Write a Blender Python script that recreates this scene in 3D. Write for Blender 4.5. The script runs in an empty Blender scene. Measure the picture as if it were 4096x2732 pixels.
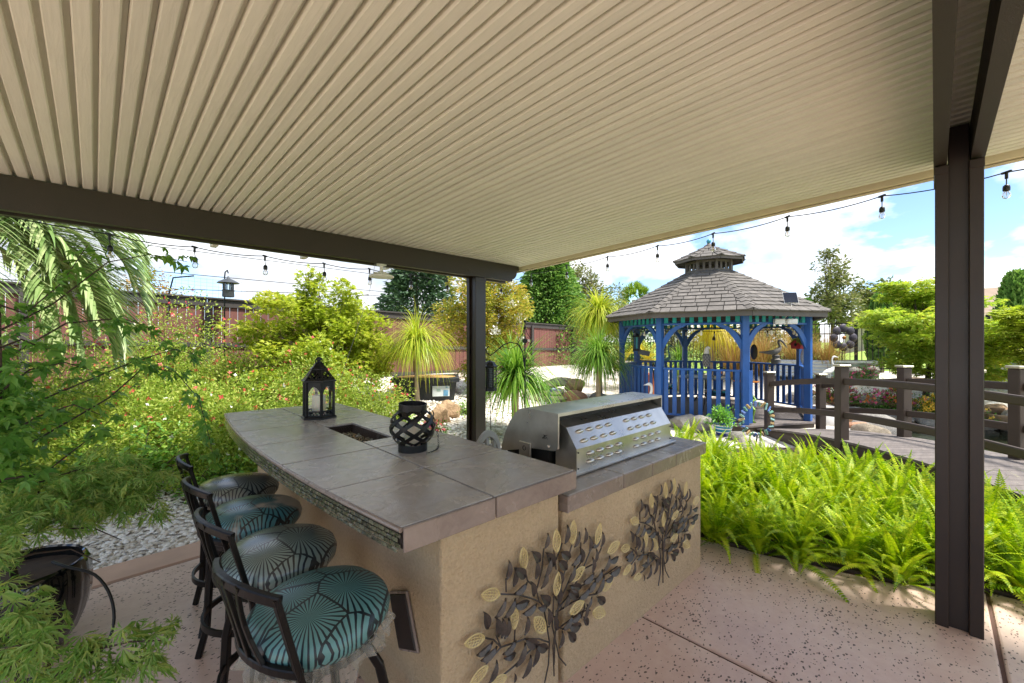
import bpy, math, random
import numpy as np
from mathutils import Vector, Matrix
random.seed(7); RNG = np.random.default_rng(11)
PI = math.pi; R = math.radians
scene = bpy.context.scene
col = scene.collection

# ------------------------------------------------------------------ camera, sky, sun, exposure
CAM_H = 1.67
cam_d = bpy.data.cameras.new('camera'); cam = bpy.data.objects.new('camera', cam_d); col.objects.link(cam)
cam_d.sensor_width = 36.0; cam_d.lens = 36.0 * 1680.0 / 4096.0
cam_d.clip_start = 0.02; cam_d.clip_end = 2000.0
cam.location = (0, 0, CAM_H); cam.rotation_euler = (R(90), 0, R(45.2 - 90))
scene.camera = cam

SUN_EL, SUN_AZ = R(60), R(-62)          # azimuth measured from +X towards +Y
sun_d = bpy.data.lights.new('sun', 'SUN'); sun = bpy.data.objects.new('sun', sun_d); col.objects.link(sun)
sun_d.energy = 3.9; sun_d.angle = R(8.0); sun_d.color = (1.0, 0.95, 0.87)
sd = Vector((math.cos(SUN_EL) * math.cos(SUN_AZ), math.cos(SUN_EL) * math.sin(SUN_AZ), math.sin(SUN_EL)))
sun.rotation_euler = sd.to_track_quat('Z', 'Y').to_euler()

world = bpy.data.worlds.new('World'); scene.world = world; world.use_nodes = True
nt = world.node_tree; N = nt.nodes; LK = nt.links
for n in list(N): N.remove(n)
def nd(t, **k):
    n = N.new(t)
    for a, b in k.items(): setattr(n, a, b)
    return n
def vmath(op, a, b=None):
    n = nd('ShaderNodeMath', operation=op)
    for i, v in enumerate((a, b)):
        if v is None: continue
        if isinstance(v, (int, float)): n.inputs[i].default_value = v
        else: LK.new(v, n.inputs[i])
    return n.outputs[0]
out = nd('ShaderNodeOutputWorld'); bg = nd('ShaderNodeBackground')
sky = nd('ShaderNodeTexSky', sky_type='NISHITA'); sky.sun_disc = False
sky.sun_elevation = SUN_EL; sky.sun_rotation = PI / 2 - SUN_AZ; sky.altitude = 50; sky.air_density = 0.75; sky.dust_density = 0.15; sky.ozone_density = 3.0
tc = nd('ShaderNodeTexCoord'); sep = nd('ShaderNodeSeparateXYZ'); LK.new(tc.outputs['Generated'], sep.inputs[0])
comb = nd('ShaderNodeMapping'); LK.new(tc.outputs['Generated'], comb.inputs[0]); comb.inputs['Scale'].default_value = (1, 1, 2.3); comb.inputs['Location'].default_value = (5.9, 0.3, 7.7)
def noise(sc, det, rough, vec, dist=0.0):
    n = nd('ShaderNodeTexNoise'); n.inputs['Scale'].default_value = sc; n.inputs['Detail'].default_value = det
    n.inputs['Roughness'].default_value = rough; n.inputs['Distortion'].default_value = dist; LK.new(vec, n.inputs['Vector']); return n.outputs[0]
def ramp(fac, stops):
    r = nd('ShaderNodeValToRGB'); LK.new(fac, r.inputs[0]); e = r.color_ramp.elements
    e[0].position, e[0].color = stops[0][0], (*stops[0][1], 1); e[1].position, e[1].color = stops[-1][0], (*stops[-1][1], 1)
    for p, c in stops[1:-1]:
        k = e.new(p); k.color = (*c, 1)
    return r.outputs[0]
cl = noise(2.3, 10, 0.54, comb.outputs[0], 0.25)
mask = ramp(cl, [(0.455, (0, 0, 0)), (0.495, (.6, .6, .6)), (0.54, (1, 1, 1))])
mapn = nd('ShaderNodeMapping'); LK.new(comb.outputs[0], mapn.inputs[0]); mapn.inputs['Location'].default_value = (0.03, -0.04, 0.11)
cl2 = noise(2.3, 7, 0.54, mapn.outputs[0], 0.25)
shade = ramp(cl2, [(0.43, (6.6, 6.6, 6.7)), (0.52, (4.9, 5.05, 5.3)), (0.63, (3.0, 3.2, 3.6))])
mix = nd('ShaderNodeMix', data_type='RGBA'); LK.new(mask, mix.inputs['Factor']); LK.new(sky.outputs[0], mix.inputs['A']); LK.new(shade, mix.inputs['B'])
LK.new(mix.outputs['Result'], bg.inputs['Color']); bg.inputs['Strength'].default_value = 0.13
LK.new(bg.outputs[0], out.inputs[0])

scene.view_settings.view_transform = 'Standard'; scene.view_settings.look = 'None'
scene.view_settings.exposure = 1.2; scene.view_settings.gamma = 1.0; scene.view_settings.use_curve_mapping = False
scene.render.engine = 'CYCLES'
cy = scene.cycles
cy.max_bounces = 9; cy.diffuse_bounces = 5; cy.glossy_bounces = 4; cy.transmission_bounces = 6; cy.transparent_max_bounces = 12
cy.caustics_reflective = False; cy.caustics_refractive = False; cy.use_denoising = True
cy.sample_clamp_indirect = 8.0

# ------------------------------------------------------------------ materials
MATS = {}
def rgb(h):
    h = h.lstrip('#'); c = [int(h[i:i + 2], 16) / 255 for i in (0, 2, 4)]
    return tuple(x / 12.92 if x <= 0.04045 else ((x + 0.055) / 1.055) ** 2.4 for x in c)
class NT:
    def __init__(s, name):
        s.m = bpy.data.materials.new(name); s.m.use_nodes = True; s.t = s.m.node_tree
        for n in list(s.t.nodes): s.t.nodes.remove(n)
        s.out = s.n('ShaderNodeOutputMaterial'); s.p = s.n('ShaderNodeBsdfPrincipled'); s.l(s.p.outputs[0], s.out.inputs[0])
    def n(s, t, **k):
        x = s.t.nodes.new(t)
        for a, b in k.items(): setattr(x, a, b)
        return x
    def l(s, a, b): s.t.links.new(a, b)
    def set(s, **k):
        for a, b in k.items(): s.p.inputs[a.replace('_', ' ')].default_value = b
    def obj(s, scale=(1, 1, 1)):
        if not hasattr(s, 'tc'): s.tc = s.n('ShaderNodeTexCoord')
        if scale == (1, 1, 1): return s.tc.outputs['Object']
        m = s.n('ShaderNodeMapping'); m.inputs['Scale'].default_value = scale; s.l(s.tc.outputs['Object'], m.inputs[0]); return m.outputs[0]
    def noise(s, scale, det=4, rough=.55, vec=None, dist=0):
        x = s.n('ShaderNodeTexNoise'); x.inputs['Scale'].default_value = scale; x.inputs['Detail'].default_value = det
        x.inputs['Roughness'].default_value = rough; x.inputs['Distortion'].default_value = dist
        s.l(vec or s.obj(), x.inputs['Vector']); return x.outputs[0]
    def ramp(s, fac, stops, interp='LINEAR'):
        r = s.n('ShaderNodeValToRGB'); s.l(fac, r.inputs[0]); e = r.color_ramp.elements; r.color_ramp.interpolation = interp
        e[0].position, e[0].color = stops[0][0], (*stops[0][1], 1); e[1].position, e[1].color = stops[-1][0], (*stops[-1][1], 1)
        for p, c in stops[1:-1]:
            k = e.new(p); k.color = (*c, 1)
        return r.outputs[0]
    def math(s, op, a, b=None, c=None):
        x = s.n('ShaderNodeMath', operation=op)
        for i, v in enumerate((a, b, c)):
            if v is None: continue
            if isinstance(v, (int, float)): x.inputs[i].default_value = v
            else: s.l(v, x.inputs[i])
        return x.outputs[0]
    def mix(s, fac, a, b, blend='MIX'):
        x = s.n('ShaderNodeMix', data_type='RGBA', blend_type=blend)
        for k, v in (('Factor', fac), ('A', a), ('B', b)):
            if isinstance(v, (int, float)): x.inputs[k].default_value = v
            elif isinstance(v, tuple): x.inputs[k].default_value = (*v, 1)
            else: s.l(v, x.inputs[k])
        return x.outputs['Result']
    def bump(s, h, strength=.3, dist=.01):
        b = s.n('ShaderNodeBump'); b.inputs['Strength'].default_value = strength; b.inputs['Distance'].default_value = dist
        s.l(h, b.inputs['Height']); s.l(b.outputs[0], s.p.inputs['Normal']); return b
    def col(s, c): s.l(c, s.p.inputs['Base Color'])
def mat(name, c, rough=.6, metal=0.0, var=.18, scale=4, bump=0, bscale=80, bdist=.004, orand=0.0, stretch=(1, 1, 1), coat=0, spec=.5, rvar=.12):
    if name in MATS: return MATS[name]
    if isinstance(c, str): c = rgb(c)
    s = NT(name); s.set(Roughness=rough, Metallic=metal); s.p.inputs['Coat Weight'].default_value = coat; s.p.inputs['Specular IOR Level'].default_value = spec
    f = s.noise(scale, 6, .6, s.obj(stretch) if stretch != (1, 1, 1) else None)
    lo = tuple(x * (1 - var) for x in c); hi = tuple(min(1, x * (1 + var)) for x in c)
    cc = s.ramp(f, [(.3, lo), (.7, hi)])
    if orand:
        oi = s.n('ShaderNodeObjectInfo'); v = s.math('MULTIPLY_ADD', oi.outputs['Random'], 2 * orand, 1 - orand)
        x = s.n('ShaderNodeVectorMath', operation='SCALE'); s.l(cc, x.inputs[0]); s.l(v, x.inputs['Scale']); cc = x.outputs[0]
    s.col(cc)
    if rvar: s.l(s.math('MULTIPLY_ADD', f, rvar * 2, rough - rvar), s.p.inputs['Roughness'])
    if bump: s.bump(s.noise(bscale, 3, .6, s.obj(stretch) if stretch != (1, 1, 1) else None), bump, bdist)
    MATS[name] = s.m; return s.m
def leafmat(name, cols, trans=.35, rough=.45, big=1.2, oo=0.0):
    if name in MATS: return MATS[name]
    cols = [rgb(c) if isinstance(c, str) else c for c in cols]
    s = NT(name); s.set(Roughness=rough); s.p.inputs['Specular IOR Level'].default_value = .35
    g = s.n('ShaderNodeNewGeometry')
    oi = s.n('ShaderNodeObjectInfo'); f = s.math('ADD', s.math('MULTIPLY', g.outputs['Random Per Island'], .5 - oo * .5), s.math('MULTIPLY', s.noise(big, 2, .5), .5 - oo * .5)); f = s.math('ADD', f, s.math('MULTIPLY', oi.outputs['Random'], oo))
    n = len(cols); c = s.ramp(f, [(.12 + .76 * i / (n - 1), x) for i, x in enumerate(cols)]); s.col(c)
    t = s.n('ShaderNodeBsdfTranslucent'); s.l(s.mix(.5, c, (1, 1, .45), 'MULTIPLY'), t.inputs['Color'])
    m = s.n('ShaderNodeMixShader'); m.inputs[0].default_value = trans; s.l(s.p.outputs[0], m.inputs[1]); s.l(t.outputs[0], m.inputs[2]); s.l(m.outputs[0], s.out.inputs[0])
    MATS[name] = s.m; return s.m

# ------------------------------------------------------------------ mesh and object helpers
def tag(o, label=None, cat=None, group=None, kind=None):
    if label: o['label'] = label
    if cat: o['category'] = cat
    if group: o['group'] = group
    if kind: o['kind'] = kind
    return o
def empty(name, loc=(0, 0, 0), rz=0.0, label=None, cat=None, group=None, scale=1.0):
    o = bpy.data.objects.new(name, None); col.objects.link(o); o.empty_display_size = .1
    o.location = loc; o.rotation_euler = (0, 0, rz); o.scale = (scale,) * 3
    return tag(o, label, cat, group)
def link(name, me, parent=None, loc=None, rot=None, scale=None):
    o = bpy.data.objects.new(name, me); col.objects.link(o)
    if parent is not None: o.parent = parent
    if loc is not None: o.location = loc
    if rot is not None: o.rotation_euler = rot
    if scale is not None: o.scale = scale if hasattr(scale, '__len__') else (scale,) * 3
    return o
def copy_tree(o, parent=None):
    c = o.copy(); col.objects.link(c)
    if parent is not None: c.parent = parent
    for ch in list(o.children): copy_tree(ch, c)
    return c
def npmesh(name, V, F, m, smooth=False):
    """V (n,3) float, F (k,m) int"""
    V = np.asarray(V, np.float32); F = np.asarray(F, np.int32); me = bpy.data.meshes.new(name)
    k, w = F.shape
    me.vertices.add(len(V)); me.vertices.foreach_set('co', V.ravel())
    me.loops.add(k * w); me.loops.foreach_set('vertex_index', F.ravel())
    me.polygons.add(k); me.polygons.foreach_set('loop_start', np.arange(0, k * w, w, dtype=np.int32))
    if smooth: me.polygons.foreach_set('use_smooth', np.ones(k, bool))
    me.update(calc_edges=True); me.materials.append(m); return me
def frame_from(d, up=(0, 0, 1)):
    d = Vector(d).normalized(); u = Vector(up)
    if abs(d.dot(u)) > .98: u = Vector((1, 0, 0))
    a = u.cross(d).normalized(); b = d.cross(a).normalized(); return d, a, b
class MB:
    def __init__(s): s.v = []; s.f = []
    def add(s, vs, fs, M=None):
        n = len(s.v)
        s.v += [tuple(M @ Vector(p)) for p in vs] if M is not None else [tuple(p) for p in vs]
        s.f += [tuple(i + n for i in q) for q in fs]; return s
    def box(s, c, d, ch=0.0, M=None):
        cx, cy_, cz = c; x, y, z = d[0] / 2, d[1] / 2, d[2] / 2
        T = Matrix.Translation(c) if M is None else M @ Matrix.Translation(c)
        if ch <= 0:
            vs = [(sx * x, sy * y, sz * z) for sz in (-1, 1) for sy in (-1, 1) for sx in (-1, 1)]
            return s.add(vs, [(0, 2, 3, 1), (4, 5, 7, 6), (0, 1, 5, 4), (2, 6, 7, 3), (0, 4, 6, 2), (1, 3, 7, 5)], T)
        ch = min(ch, x * .9, y * .9, z * .9); vs = []; idx = {}
        for sx in (-1, 1):
            for sy in (-1, 1):
                for sz in (-1, 1):
                    for a, p in enumerate(((sx * x, sy * (y - ch), sz * (z - ch)), (sx * (x - ch), sy * y, sz * (z - ch)), (sx * (x - ch), sy * (y - ch), sz * z))):
                        idx[(sx, sy, sz, a)] = len(vs); vs.append(p)
        fs = []
        def q(ks):
            ids = [idx[k] for k in ks]; pts = [Vector(vs[i]) for i in ids]
            nrm = (pts[1] - pts[0]).cross(pts[2] - pts[1]); cc = sum(pts, Vector()) / len(pts)
            fs.append(tuple(ids) if nrm.dot(cc) > 0 else tuple(reversed(ids)))
        for g in (-1, 1):
            q([(g, -1, -1, 0), (g, 1, -1, 0), (g, 1, 1, 0), (g, -1, 1, 0)]); q([(-1, g, -1, 1), (1, g, -1, 1), (1, g, 1, 1), (-1, g, 1, 1)]); q([(-1, -1, g, 2), (1, -1, g, 2), (1, 1, g, 2), (-1, 1, g, 2)])
        for a in (-1, 1):
            for b in (-1, 1):
                q([(a, b, -1, 0), (a, b, 1, 0), (a, b, 1, 1), (a, b, -1, 1)]); q([(a, -1, b, 0), (a, 1, b, 0), (a, 1, b, 2), (a, -1, b, 2)]); q([(-1, a, b, 1), (1, a, b, 1), (1, a, b, 2), (-1, a, b, 2)])
                for c2 in (-1, 1): q([(a, b, c2, 0), (a, b, c2, 1), (a, b, c2, 2)])
        return s.add(vs, fs, T)
    def bar(s, p, q, w, h, ch=0.0, up=(0, 0, 1)):
        p, q = Vector(p), Vector(q); d, a, b = frame_from(q - p, up)
        M = Matrix((( *a, 0), (*d, 0), (*b, 0), (0, 0, 0, 1))).transposed(); M.translation = (p + q) / 2
        return s.box((0, 0, 0), (w, (q - p).length, h), ch, M)
    def tube(s, pts, r, n=6, cap=True, flat=1.0):
        pts = [Vector(p) for p in pts]; k = len(pts); rs = r if hasattr(r, '__len__') else [r] * k
        base = len(s.v); prev = None
        for i, p in enumerate(pts):
            d = (pts[min(i + 1, k - 1)] - pts[max(i - 1, 0)]); d = d.normalized() if d.length > 1e-9 else Vector((0, 0, 1))
            if prev is None:
                _, a, b = frame_from(d)
            else:
                a = prev - d * prev.dot(d); a = a.normalized() if a.length > 1e-6 else frame_from(d)[1]; b = d.cross(a)
            prev = a
            for j in range(n):
                t = 2 * PI * j / n; s.v.append(tuple(p + (a * math.cos(t) + b * math.sin(t) * flat) * rs[i]))
        for i in range(k - 1):
            for j in range(n):
                s.f.append((base + i * n + j, base + i * n + (j + 1) % n, base + (i + 1) * n + (j + 1) % n, base + (i + 1) * n + j))
        if cap: s.f.append(tuple(base + j for j in reversed(range(n)))); s.f.append(tuple(base + (k - 1) * n + j for j in range(n)))
        return s
    def sweep(s, pts, w, h, up=(0, 0, 1)):
        pts = [Vector(p) for p in pts]; k = len(pts); base = len(s.v)
        for i, p in enumerate(pts):
            d, a, b = frame_from(pts[min(i + 1, k - 1)] - pts[max(i - 1, 0)], up)
            for u, v in ((-1, -.7), (-.7, -1), (.7, -1), (1, -.7), (1, .7), (.7, 1), (-.7, 1), (-1, .7)): s.v.append(tuple(p + a * (u * w / 2) + b * (v * h / 2)))
        n = 8
        s.f += [(base + i * n + j, base + i * n + (j + 1) % n, base + (i + 1) * n + (j + 1) % n, base + (i + 1) * n + j) for i in range(k - 1) for j in range(n)]
        s.f += [tuple(base + j for j in reversed(range(n))), tuple(base + (k - 1) * n + j for j in range(n))]; return s
    def ring(s, c, rad, r, n=24, m=6, M=None, sq=None):
        base = len(s.v); M = M or Matrix(); c = Vector(c)
        for i in range(n):
            t = 2 * PI * i / n
            for j in range(m):
                if sq: dx, dz = [(-1, -1), (1, -1), (1, 1), (-1, 1)][j]; dx *= sq[0] / 2; dz *= sq[1] / 2
                else: dx, dz = r * math.cos(2 * PI * j / m), r * math.sin(2 * PI * j / m)
                s.v.append(tuple(c + M @ Vector(((rad + dx) * math.cos(t), (rad + dx) * math.sin(t), dz))))
        for i in range(n):
            for j in range(m):
                s.f.append((base + i * m + j, base + ((i + 1) % n) * m + j, base + ((i + 1) % n) * m + (j + 1) % m, base + i * m + (j + 1) % m))
        return s
    def lathe(s, prof, n=16, c=(0, 0, 0), M=None, rot=0.0, sx=1.0, sy=1.0):
        vs = []; k = len(prof)
        for r, z in prof:
            for j in range(n):
                t = 2 * PI * j / n + rot; vs.append((c[0] + r * sx * math.cos(t), c[1] + r * sy * math.sin(t), c[2] + z))
        fs = [(i * n + j, i * n + (j + 1) % n, (i + 1) * n + (j + 1) % n, (i + 1) * n + j) for i in range(k - 1) for j in range(n)]
        if prof[0][0] > 1e-4: fs.append(tuple(reversed(range(n))))
        if prof[-1][0] > 1e-4: fs.append(tuple((k - 1) * n + j for j in range(n)))
        return s.add(vs, fs, M)
    def prism(s, poly, z0, z1, M=None):
        n = len(poly); vs = [(x, y, z0) for x, y in poly] + [(x, y, z1) for x, y in poly]
        ar = sum(poly[i][0] * poly[(i + 1) % n][1] - poly[(i + 1) % n][0] * poly[i][1] for i in range(n))
        fs = [(i, (i + 1) % n, n + (i + 1) % n, n + i) for i in range(n)] + [tuple(reversed(range(n))), tuple(range(n, 2 * n))]
        if ar < 0: fs = [tuple(reversed(q)) for q in fs]
        return s.add(vs, fs, M)
    def ball(s, c, r, n=10, m=7, sc=(1, 1, 1), M=None):
        vs = []; 
        for i in range(m + 1):
            t = PI * i / m
            for j in range(n):
                p = 2 * PI * j / n; vs.append((c[0] + r * sc[0] * math.sin(t) * math.cos(p), c[1] + r * sc[1] * math.sin(t) * math.sin(p), c[2] - r * sc[2] * math.cos(t)))
        return s.add(vs, [(i * n + j, i * n + (j + 1) % n, (i + 1) * n + (j + 1) % n, (i + 1) * n + j) for i in range(m) for j in range(n)], M)
    def mesh(s, name, m, smooth=None):
        me = bpy.data.meshes.new(name); me.from_pydata(s.v, [], s.f); me.update()
        if m is not None: me.materials.append(m)
        if smooth is not None:
            me.polygons.foreach_set('use_smooth', np.ones(len(me.polygons), bool)); me.set_sharp_from_angle(angle=R(smooth))
        return me
    def build(s, name, m, parent=None, smooth=None, loc=None, rot=None):
        return link(name, s.mesh(name, m, smooth), parent, loc, rot)
def B(c, d, ch=0.0): return MB().box(c, d, ch)
# ------------------------------------------------------------------ terrain
def sst(a, b, x):
    t = np.clip((x - a) / (b - a), 0, 1); return t * t * (3 - 2 * t)
def gz(x, y):
    x = np.asarray(x, float); y = np.asarray(y, float)
    y0 = 4.5 + 1.5 * sst(6, 9, x)
    h = .76 * np.clip((y - y0) / (10.3 - y0), 0, 1.05)
    pond = np.sqrt(((x - 10.9) / 2.9) ** 2 + ((y + 1.35) / 2.3) ** 2)
    h = h - .6 * sst(1.12, .85, pond) + .72 * sst(12.9, 15.6, x) * sst(7.5, 5.0, y)
    on = (x > -6) & (x < 3.5) & (y < 4.3)
    return np.where(on, -.06, h - .02)
def GZ(x, y): return float(gz(x, y))

def soil_mat():
    s = NT('garden_soil'); o = s.obj(); sx = s.n('ShaderNodeSeparateXYZ'); s.l(o, sx.inputs[0])
    v = s.n('ShaderNodeTexVoronoi'); v.inputs['Scale'].default_value = 26; s.l(o, v.inputs['Vector'])
    w = s.n('ShaderNodeRGBToBW'); s.l(v.outputs['Color'], w.inputs[0])
    peb = s.ramp(w.outputs[0], [(.1, rgb('#b9ae9c')), (.5, rgb('#d6cfc2')), (.9, rgb('#ece9e2'))])
    soil = s.ramp(s.noise(9, 6, .65), [(.3, rgb('#4a3a2a')), (.6, rgb('#6d5840')), (.8, rgb('#8d7a60'))])
    k = s.ramp(s.noise(.55, 4, .6), [(.56, (0, 0, 0)), (.66, (1, 1, 1))])
    near = s.mix(k, peb, soil)
    grass = s.ramp(s.noise(1.3, 6, .6), [(.3, rgb('#6f8a2c')), (.7, rgb('#96ad46'))])
    wob = s.math('MULTIPLY_ADD', s.noise(1.2, 4, .6), 1.2, -.6); bedm = s.math('MULTIPLY', s.math('GREATER_THAN', s.math('ADD', sx.outputs[1], wob), 5.25), s.math('LESS_THAN', s.math('ADD', sx.outputs[0], wob), 3.7)); near = s.mix(bedm, near, soil)
    far = s.math('MAXIMUM', s.math('GREATER_THAN', sx.outputs[1], 10.9), s.math('GREATER_THAN', sx.outputs[0], 18.2))
    far = s.math('MAXIMUM', far, s.math('LESS_THAN', sx.outputs[1], -9.0))
    s.col(s.mix(far, near, grass)); s.set(Roughness=.9); s.bump(v.outputs['Distance'], .5, .02); return s.m
xs = np.concatenate([np.linspace(-400, -12, 12), np.linspace(-9, 22, 125), np.linspace(26, 500, 14)])
ys = np.concatenate([np.linspace(-400, -10, 12), np.linspace(-8, 14, 90), np.linspace(18, 500, 14)])
gx, gy = np.meshgrid(xs, ys); gv = np.stack([gx.ravel(), gy.ravel(), gz(gx, gy).ravel()], 1)
i, j = np.meshgrid(np.arange(len(xs) - 1), np.arange(len(ys) - 1)); a = (j * len(xs) + i).ravel(); w = len(xs)
tag(link('ground', npmesh('ground', gv, np.stack([a, a + 1, a + w + 1, a + w], 1), soil_mat(), True)), kind='structure')

# ------------------------------------------------------------------ patio of coloured concrete slabs
def concrete_mat(name, tint):
    s = NT(name); s.set(Roughness=.5)
    big = s.noise(.9, 5, .6); fine = s.noise(14, 5, .7)
    c = s.ramp(big, [(.28, tint[0]), (.5, tint[1]), (.70, tint[2])]); c = s.mix(s.ramp(s.noise(.35, 6, .65), [(.5, (0, 0, 0)), (.72, (.55, .55, .55))]), c, rgb('#9c7f72')); c = s.mix(s.ramp(s.noise(2.3, 7, .7), [(.55, (0, 0, 0)), (.8, (.45, .45, .45))]), c, rgb('#d9cdbf'))
    c = s.mix(.3, c, s.ramp(fine, [(.3, tint[0]), (.7, tint[2])]))
    mp = s.n('ShaderNodeMapping'); mp.inputs['Rotation'].default_value = (0, 0, R(38)); mp.inputs['Scale'].default_value = (44, 74, 44); s.l(s.obj(), mp.inputs[0])
    wob = s.n('ShaderNodeTexNoise'); wob.inputs['Scale'].default_value = 1.4; s.l(mp.outputs[0], wob.inputs['Vector'])
    ad = s.n('ShaderNodeVectorMath', operation='ADD'); s.l(mp.outputs[0], ad.inputs[0]); s.l(wob.outputs['Color'], ad.inputs[1])
    v = s.n('ShaderNodeTexVoronoi'); v.inputs['Scale'].default_value = 1; s.l(ad.outputs[0], v.inputs['Vector'])
    bw = s.n('ShaderNodeSeparateColor'); s.l(v.outputs['Color'], bw.inputs[0])
    clus = s.ramp(s.noise(1.6, 3, .5), [(.36, (.0, .0, .0)), (.62, (1, 1, 1))])
    size = s.math('MULTIPLY', s.math('SUBTRACT', s.math('MULTIPLY_ADD', clus, .26, .52), bw.outputs[0]), .62)
    pit = s.math('LESS_THAN', v.outputs['Distance'], size)
    s.col(s.mix(s.math('MULTIPLY', pit, .86), c, rgb('#2f2522')))
    s.l(s.math('MULTIPLY_ADD', pit, .3, s.math('MULTIPLY_ADD', big, .5, .16)), s.p.inputs['Roughness'])
    h = s.math('ADD', s.math('MULTIPLY', pit, -1.0), s.math('MULTIPLY', fine, .35)); s.bump(h, .45, .006); return s.m
PCON = concrete_mat('pink_concrete', (rgb('#bf9d8d'), rgb('#d2b4a4'), rgb('#e2cebe')))
BCON = mat('border_concrete', '#bd9c86', .6, var=.14, scale=3, bump=.15, bscale=60)
SLABG = mat('slab_base', '#5a4136', .8)
EDGE = [(5.2, -4.5), (4.75, -2.2), (4.5, -1.2), (4.277, -.407), (4.259, -.254), (4.097, .014), (3.94, .206), (3.822, .69), (3.751, .964), (3.671, 1.387), (3.66, 2.2), (3.8, 3.2), (3.95, 4.36)]
def edge_x(y):
    e = EDGE
    for p, q in zip(e, e[1:]):
        if p[1] <= y <= q[1]: return p[0] + (q[0] - p[0]) * (y - p[1]) / (q[1] - p[1])
    return e[0][0] if y < e[0][1] else e[-1][0]
patio = tag(empty('patio'), kind='structure')
b = MB().prism([(-6, -4.5)] + EDGE + [(-6, 4.36)], -.12, -.012); b.build('slab_base', SLABG, patio)
GAP = .009
XS = [-6, -2.7, -.17, 2.365, None]; YS = [-4.5, -.245, 4.02]
for iy in range(2):
    for ix in range(4):
        y0, y1 = YS[iy] + GAP, YS[iy + 1] - GAP; x0 = XS[ix] + GAP
        if XS[ix + 1] is not None: poly = [(x0, y0), (XS[ix + 1] - GAP, y0), (XS[ix + 1] - GAP, y1), (x0, y1)]
        else:
            mid = [(x - .03, y) for x, y in EDGE if y0 + .01 < y < y1 - .01]
            poly = [(x0, y0), (edge_x(y0) - .03, y0)] + mid + [(edge_x(y1) - .03, y1), (x0, y1)]
        o = MB().prism(poly, -.1, 0).build('slab', PCON, patio)
        m = o.modifiers.new('edge', 'BEVEL'); m.width = .012; m.segments = 2; m.limit_method = 'ANGLE'
for ix in range(4):
    x0 = XS[ix] + GAP; x1 = (XS[ix + 1] or 3.93) - GAP
    o = B(((x0 + x1) / 2, 4.19, -.05), (x1 - x0, .31, .1), .012).build('border_slab', BCON, patio)

# ------------------------------------------------------------------ patio cover: slats, fascia, double beams, posts
def roof_z(y): return 2.935 - .0438 * y
X0 = 4.42; XL = -1.25; YA, YB = -3.0, 4.62
def slat_mat(name, c, dk):
    s = NT(name); s.set(Roughness=.55)
    g = s.noise(1.0, 7, .62, s.obj((42, 3.2, 8)), 1.4)
    oi = s.n('ShaderNodeObjectInfo')
    cc = s.ramp(g, [(.25, tuple(x * .91 for x in c)), (.75, tuple(min(1, x * 1.04) for x in c))])
    x = s.n('ShaderNodeVectorMath', operation='SCALE'); s.l(cc, x.inputs[0]); s.l(s.math('MULTIPLY_ADD', oi.outputs['Random'], .10, .95), x.inputs['Scale'])
    s.col(x.outputs[0]); s.bump(g, .5, .004); return s.m
SLAT = slat_mat('cream_slat', rgb('#dcd9c8'), 0)
BROWN = mat('brown_textured_metal', '#2b211a', .5, var=.16, scale=3, bump=.5, bscale=170, bdist=.003)
BROWN2 = mat('brown_post_metal', '#291d15', .42, var=.14, scale=2.5, bump=.25, bscale=220, bdist=.002)
CREAM = mat('cream_trim', '#cfc3a6', .5, var=.06)
WHITE = mat('white_paint', '#e6e4de', .5, var=.06)
BLACKP = mat('black_plastic', '#16181a', .45, var=.2)
cover = empty('patio_cover', (0, 0, 0), 0, 'cream slatted patio roof on dark brown double beams and posts', 'patio cover')
P = .0755
prof = [(-.0375, .036), (-.0360, .012), (-.0300, 0.0), (.0135, 0.0), (.0195, .004), (.0205, .026), (.0375, .029), (.0375, .036)]
def slat_mesh():
    b = MB(); n = len(prof)
    b.v = [(x, YA, z + roof_z(YA)) for x, z in prof] + [(x, YB, z + roof_z(YB)) for x, z in prof]
    b.f = [(i, i + 1, n + i + 1, n + i) for i in range(n - 1)] + [(n - 1, 0, n, 2 * n - 1), tuple(reversed(range(n))), tuple(range(n, 2 * n))]
    return b.mesh('ceiling_slat', SLAT)
sm = slat_mesh(); x = X0 - P / 2 - .03; ns = 0
while x > XL and ns < 300:
    link('ceiling_slat', sm, cover, (x, 0, 0)); x -= P; ns += 1
tp = MB(); tp.v = [(XL, YA, roof_z(YA) + .038), (X0, YA, roof_z(YA) + .038), (X0, YB, roof_z(YB) + .038), (XL, YB, roof_z(YB) + .038), (XL, YA, roof_z(YA) + .09), (X0, YA, roof_z(YA) + .09), (X0, YB, roof_z(YB) + .09), (XL, YB, roof_z(YB) + .09)]
tp.f = [(0, 3, 2, 1), (4, 5, 6, 7), (0, 1, 5, 4), (1, 2, 6, 5), (2, 3, 7, 6), (3, 0, 4, 7)]; tp.build('roof_deck', WHITE, cover)
f = MB(); f.bar((X0 + .02, YA, roof_z(YA) + .02), (X0 + .02, YB, roof_z(YB) + .02), .05, .12, .006); f.build('fascia', CREAM, cover)
f = MB(); f.bar((X0 + .055, YA, roof_z(YA) - .022), (X0 + .055, YB, roof_z(YB) - .022), .035, .05, .006); f.bar((X0 + .03, YA, roof_z(YA) - .052), (X0 + .03, YB, roof_z(YB) - .052), .03, .012); f.build('drip_edge', CREAM, cover)
def plank(y, x0, x1, h=.225, th=.056, wob=0):
    zt = roof_z(y) - .004; zb = zt - h
    pts = [(x0, zb), (x1 - .13, zb), (x1 - .13, zb + .03), (x1 - .105, zb + .035), (x1 - .07, zb + .06), (x1 - .045, zb + .1), (x1 - .035, zb + .16), (x1, zb + .165), (x1, zt), (x0, zt)]
    M = Matrix(((1, 0, 0, 0), (0, 0, -1, y + th / 2), (0, 1, 0, 0), (0, 0, 0, 1)))
    o = MB().prism(pts, 0, th, M).build('beam_plank', BROWN, cover)
    return zb
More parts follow.
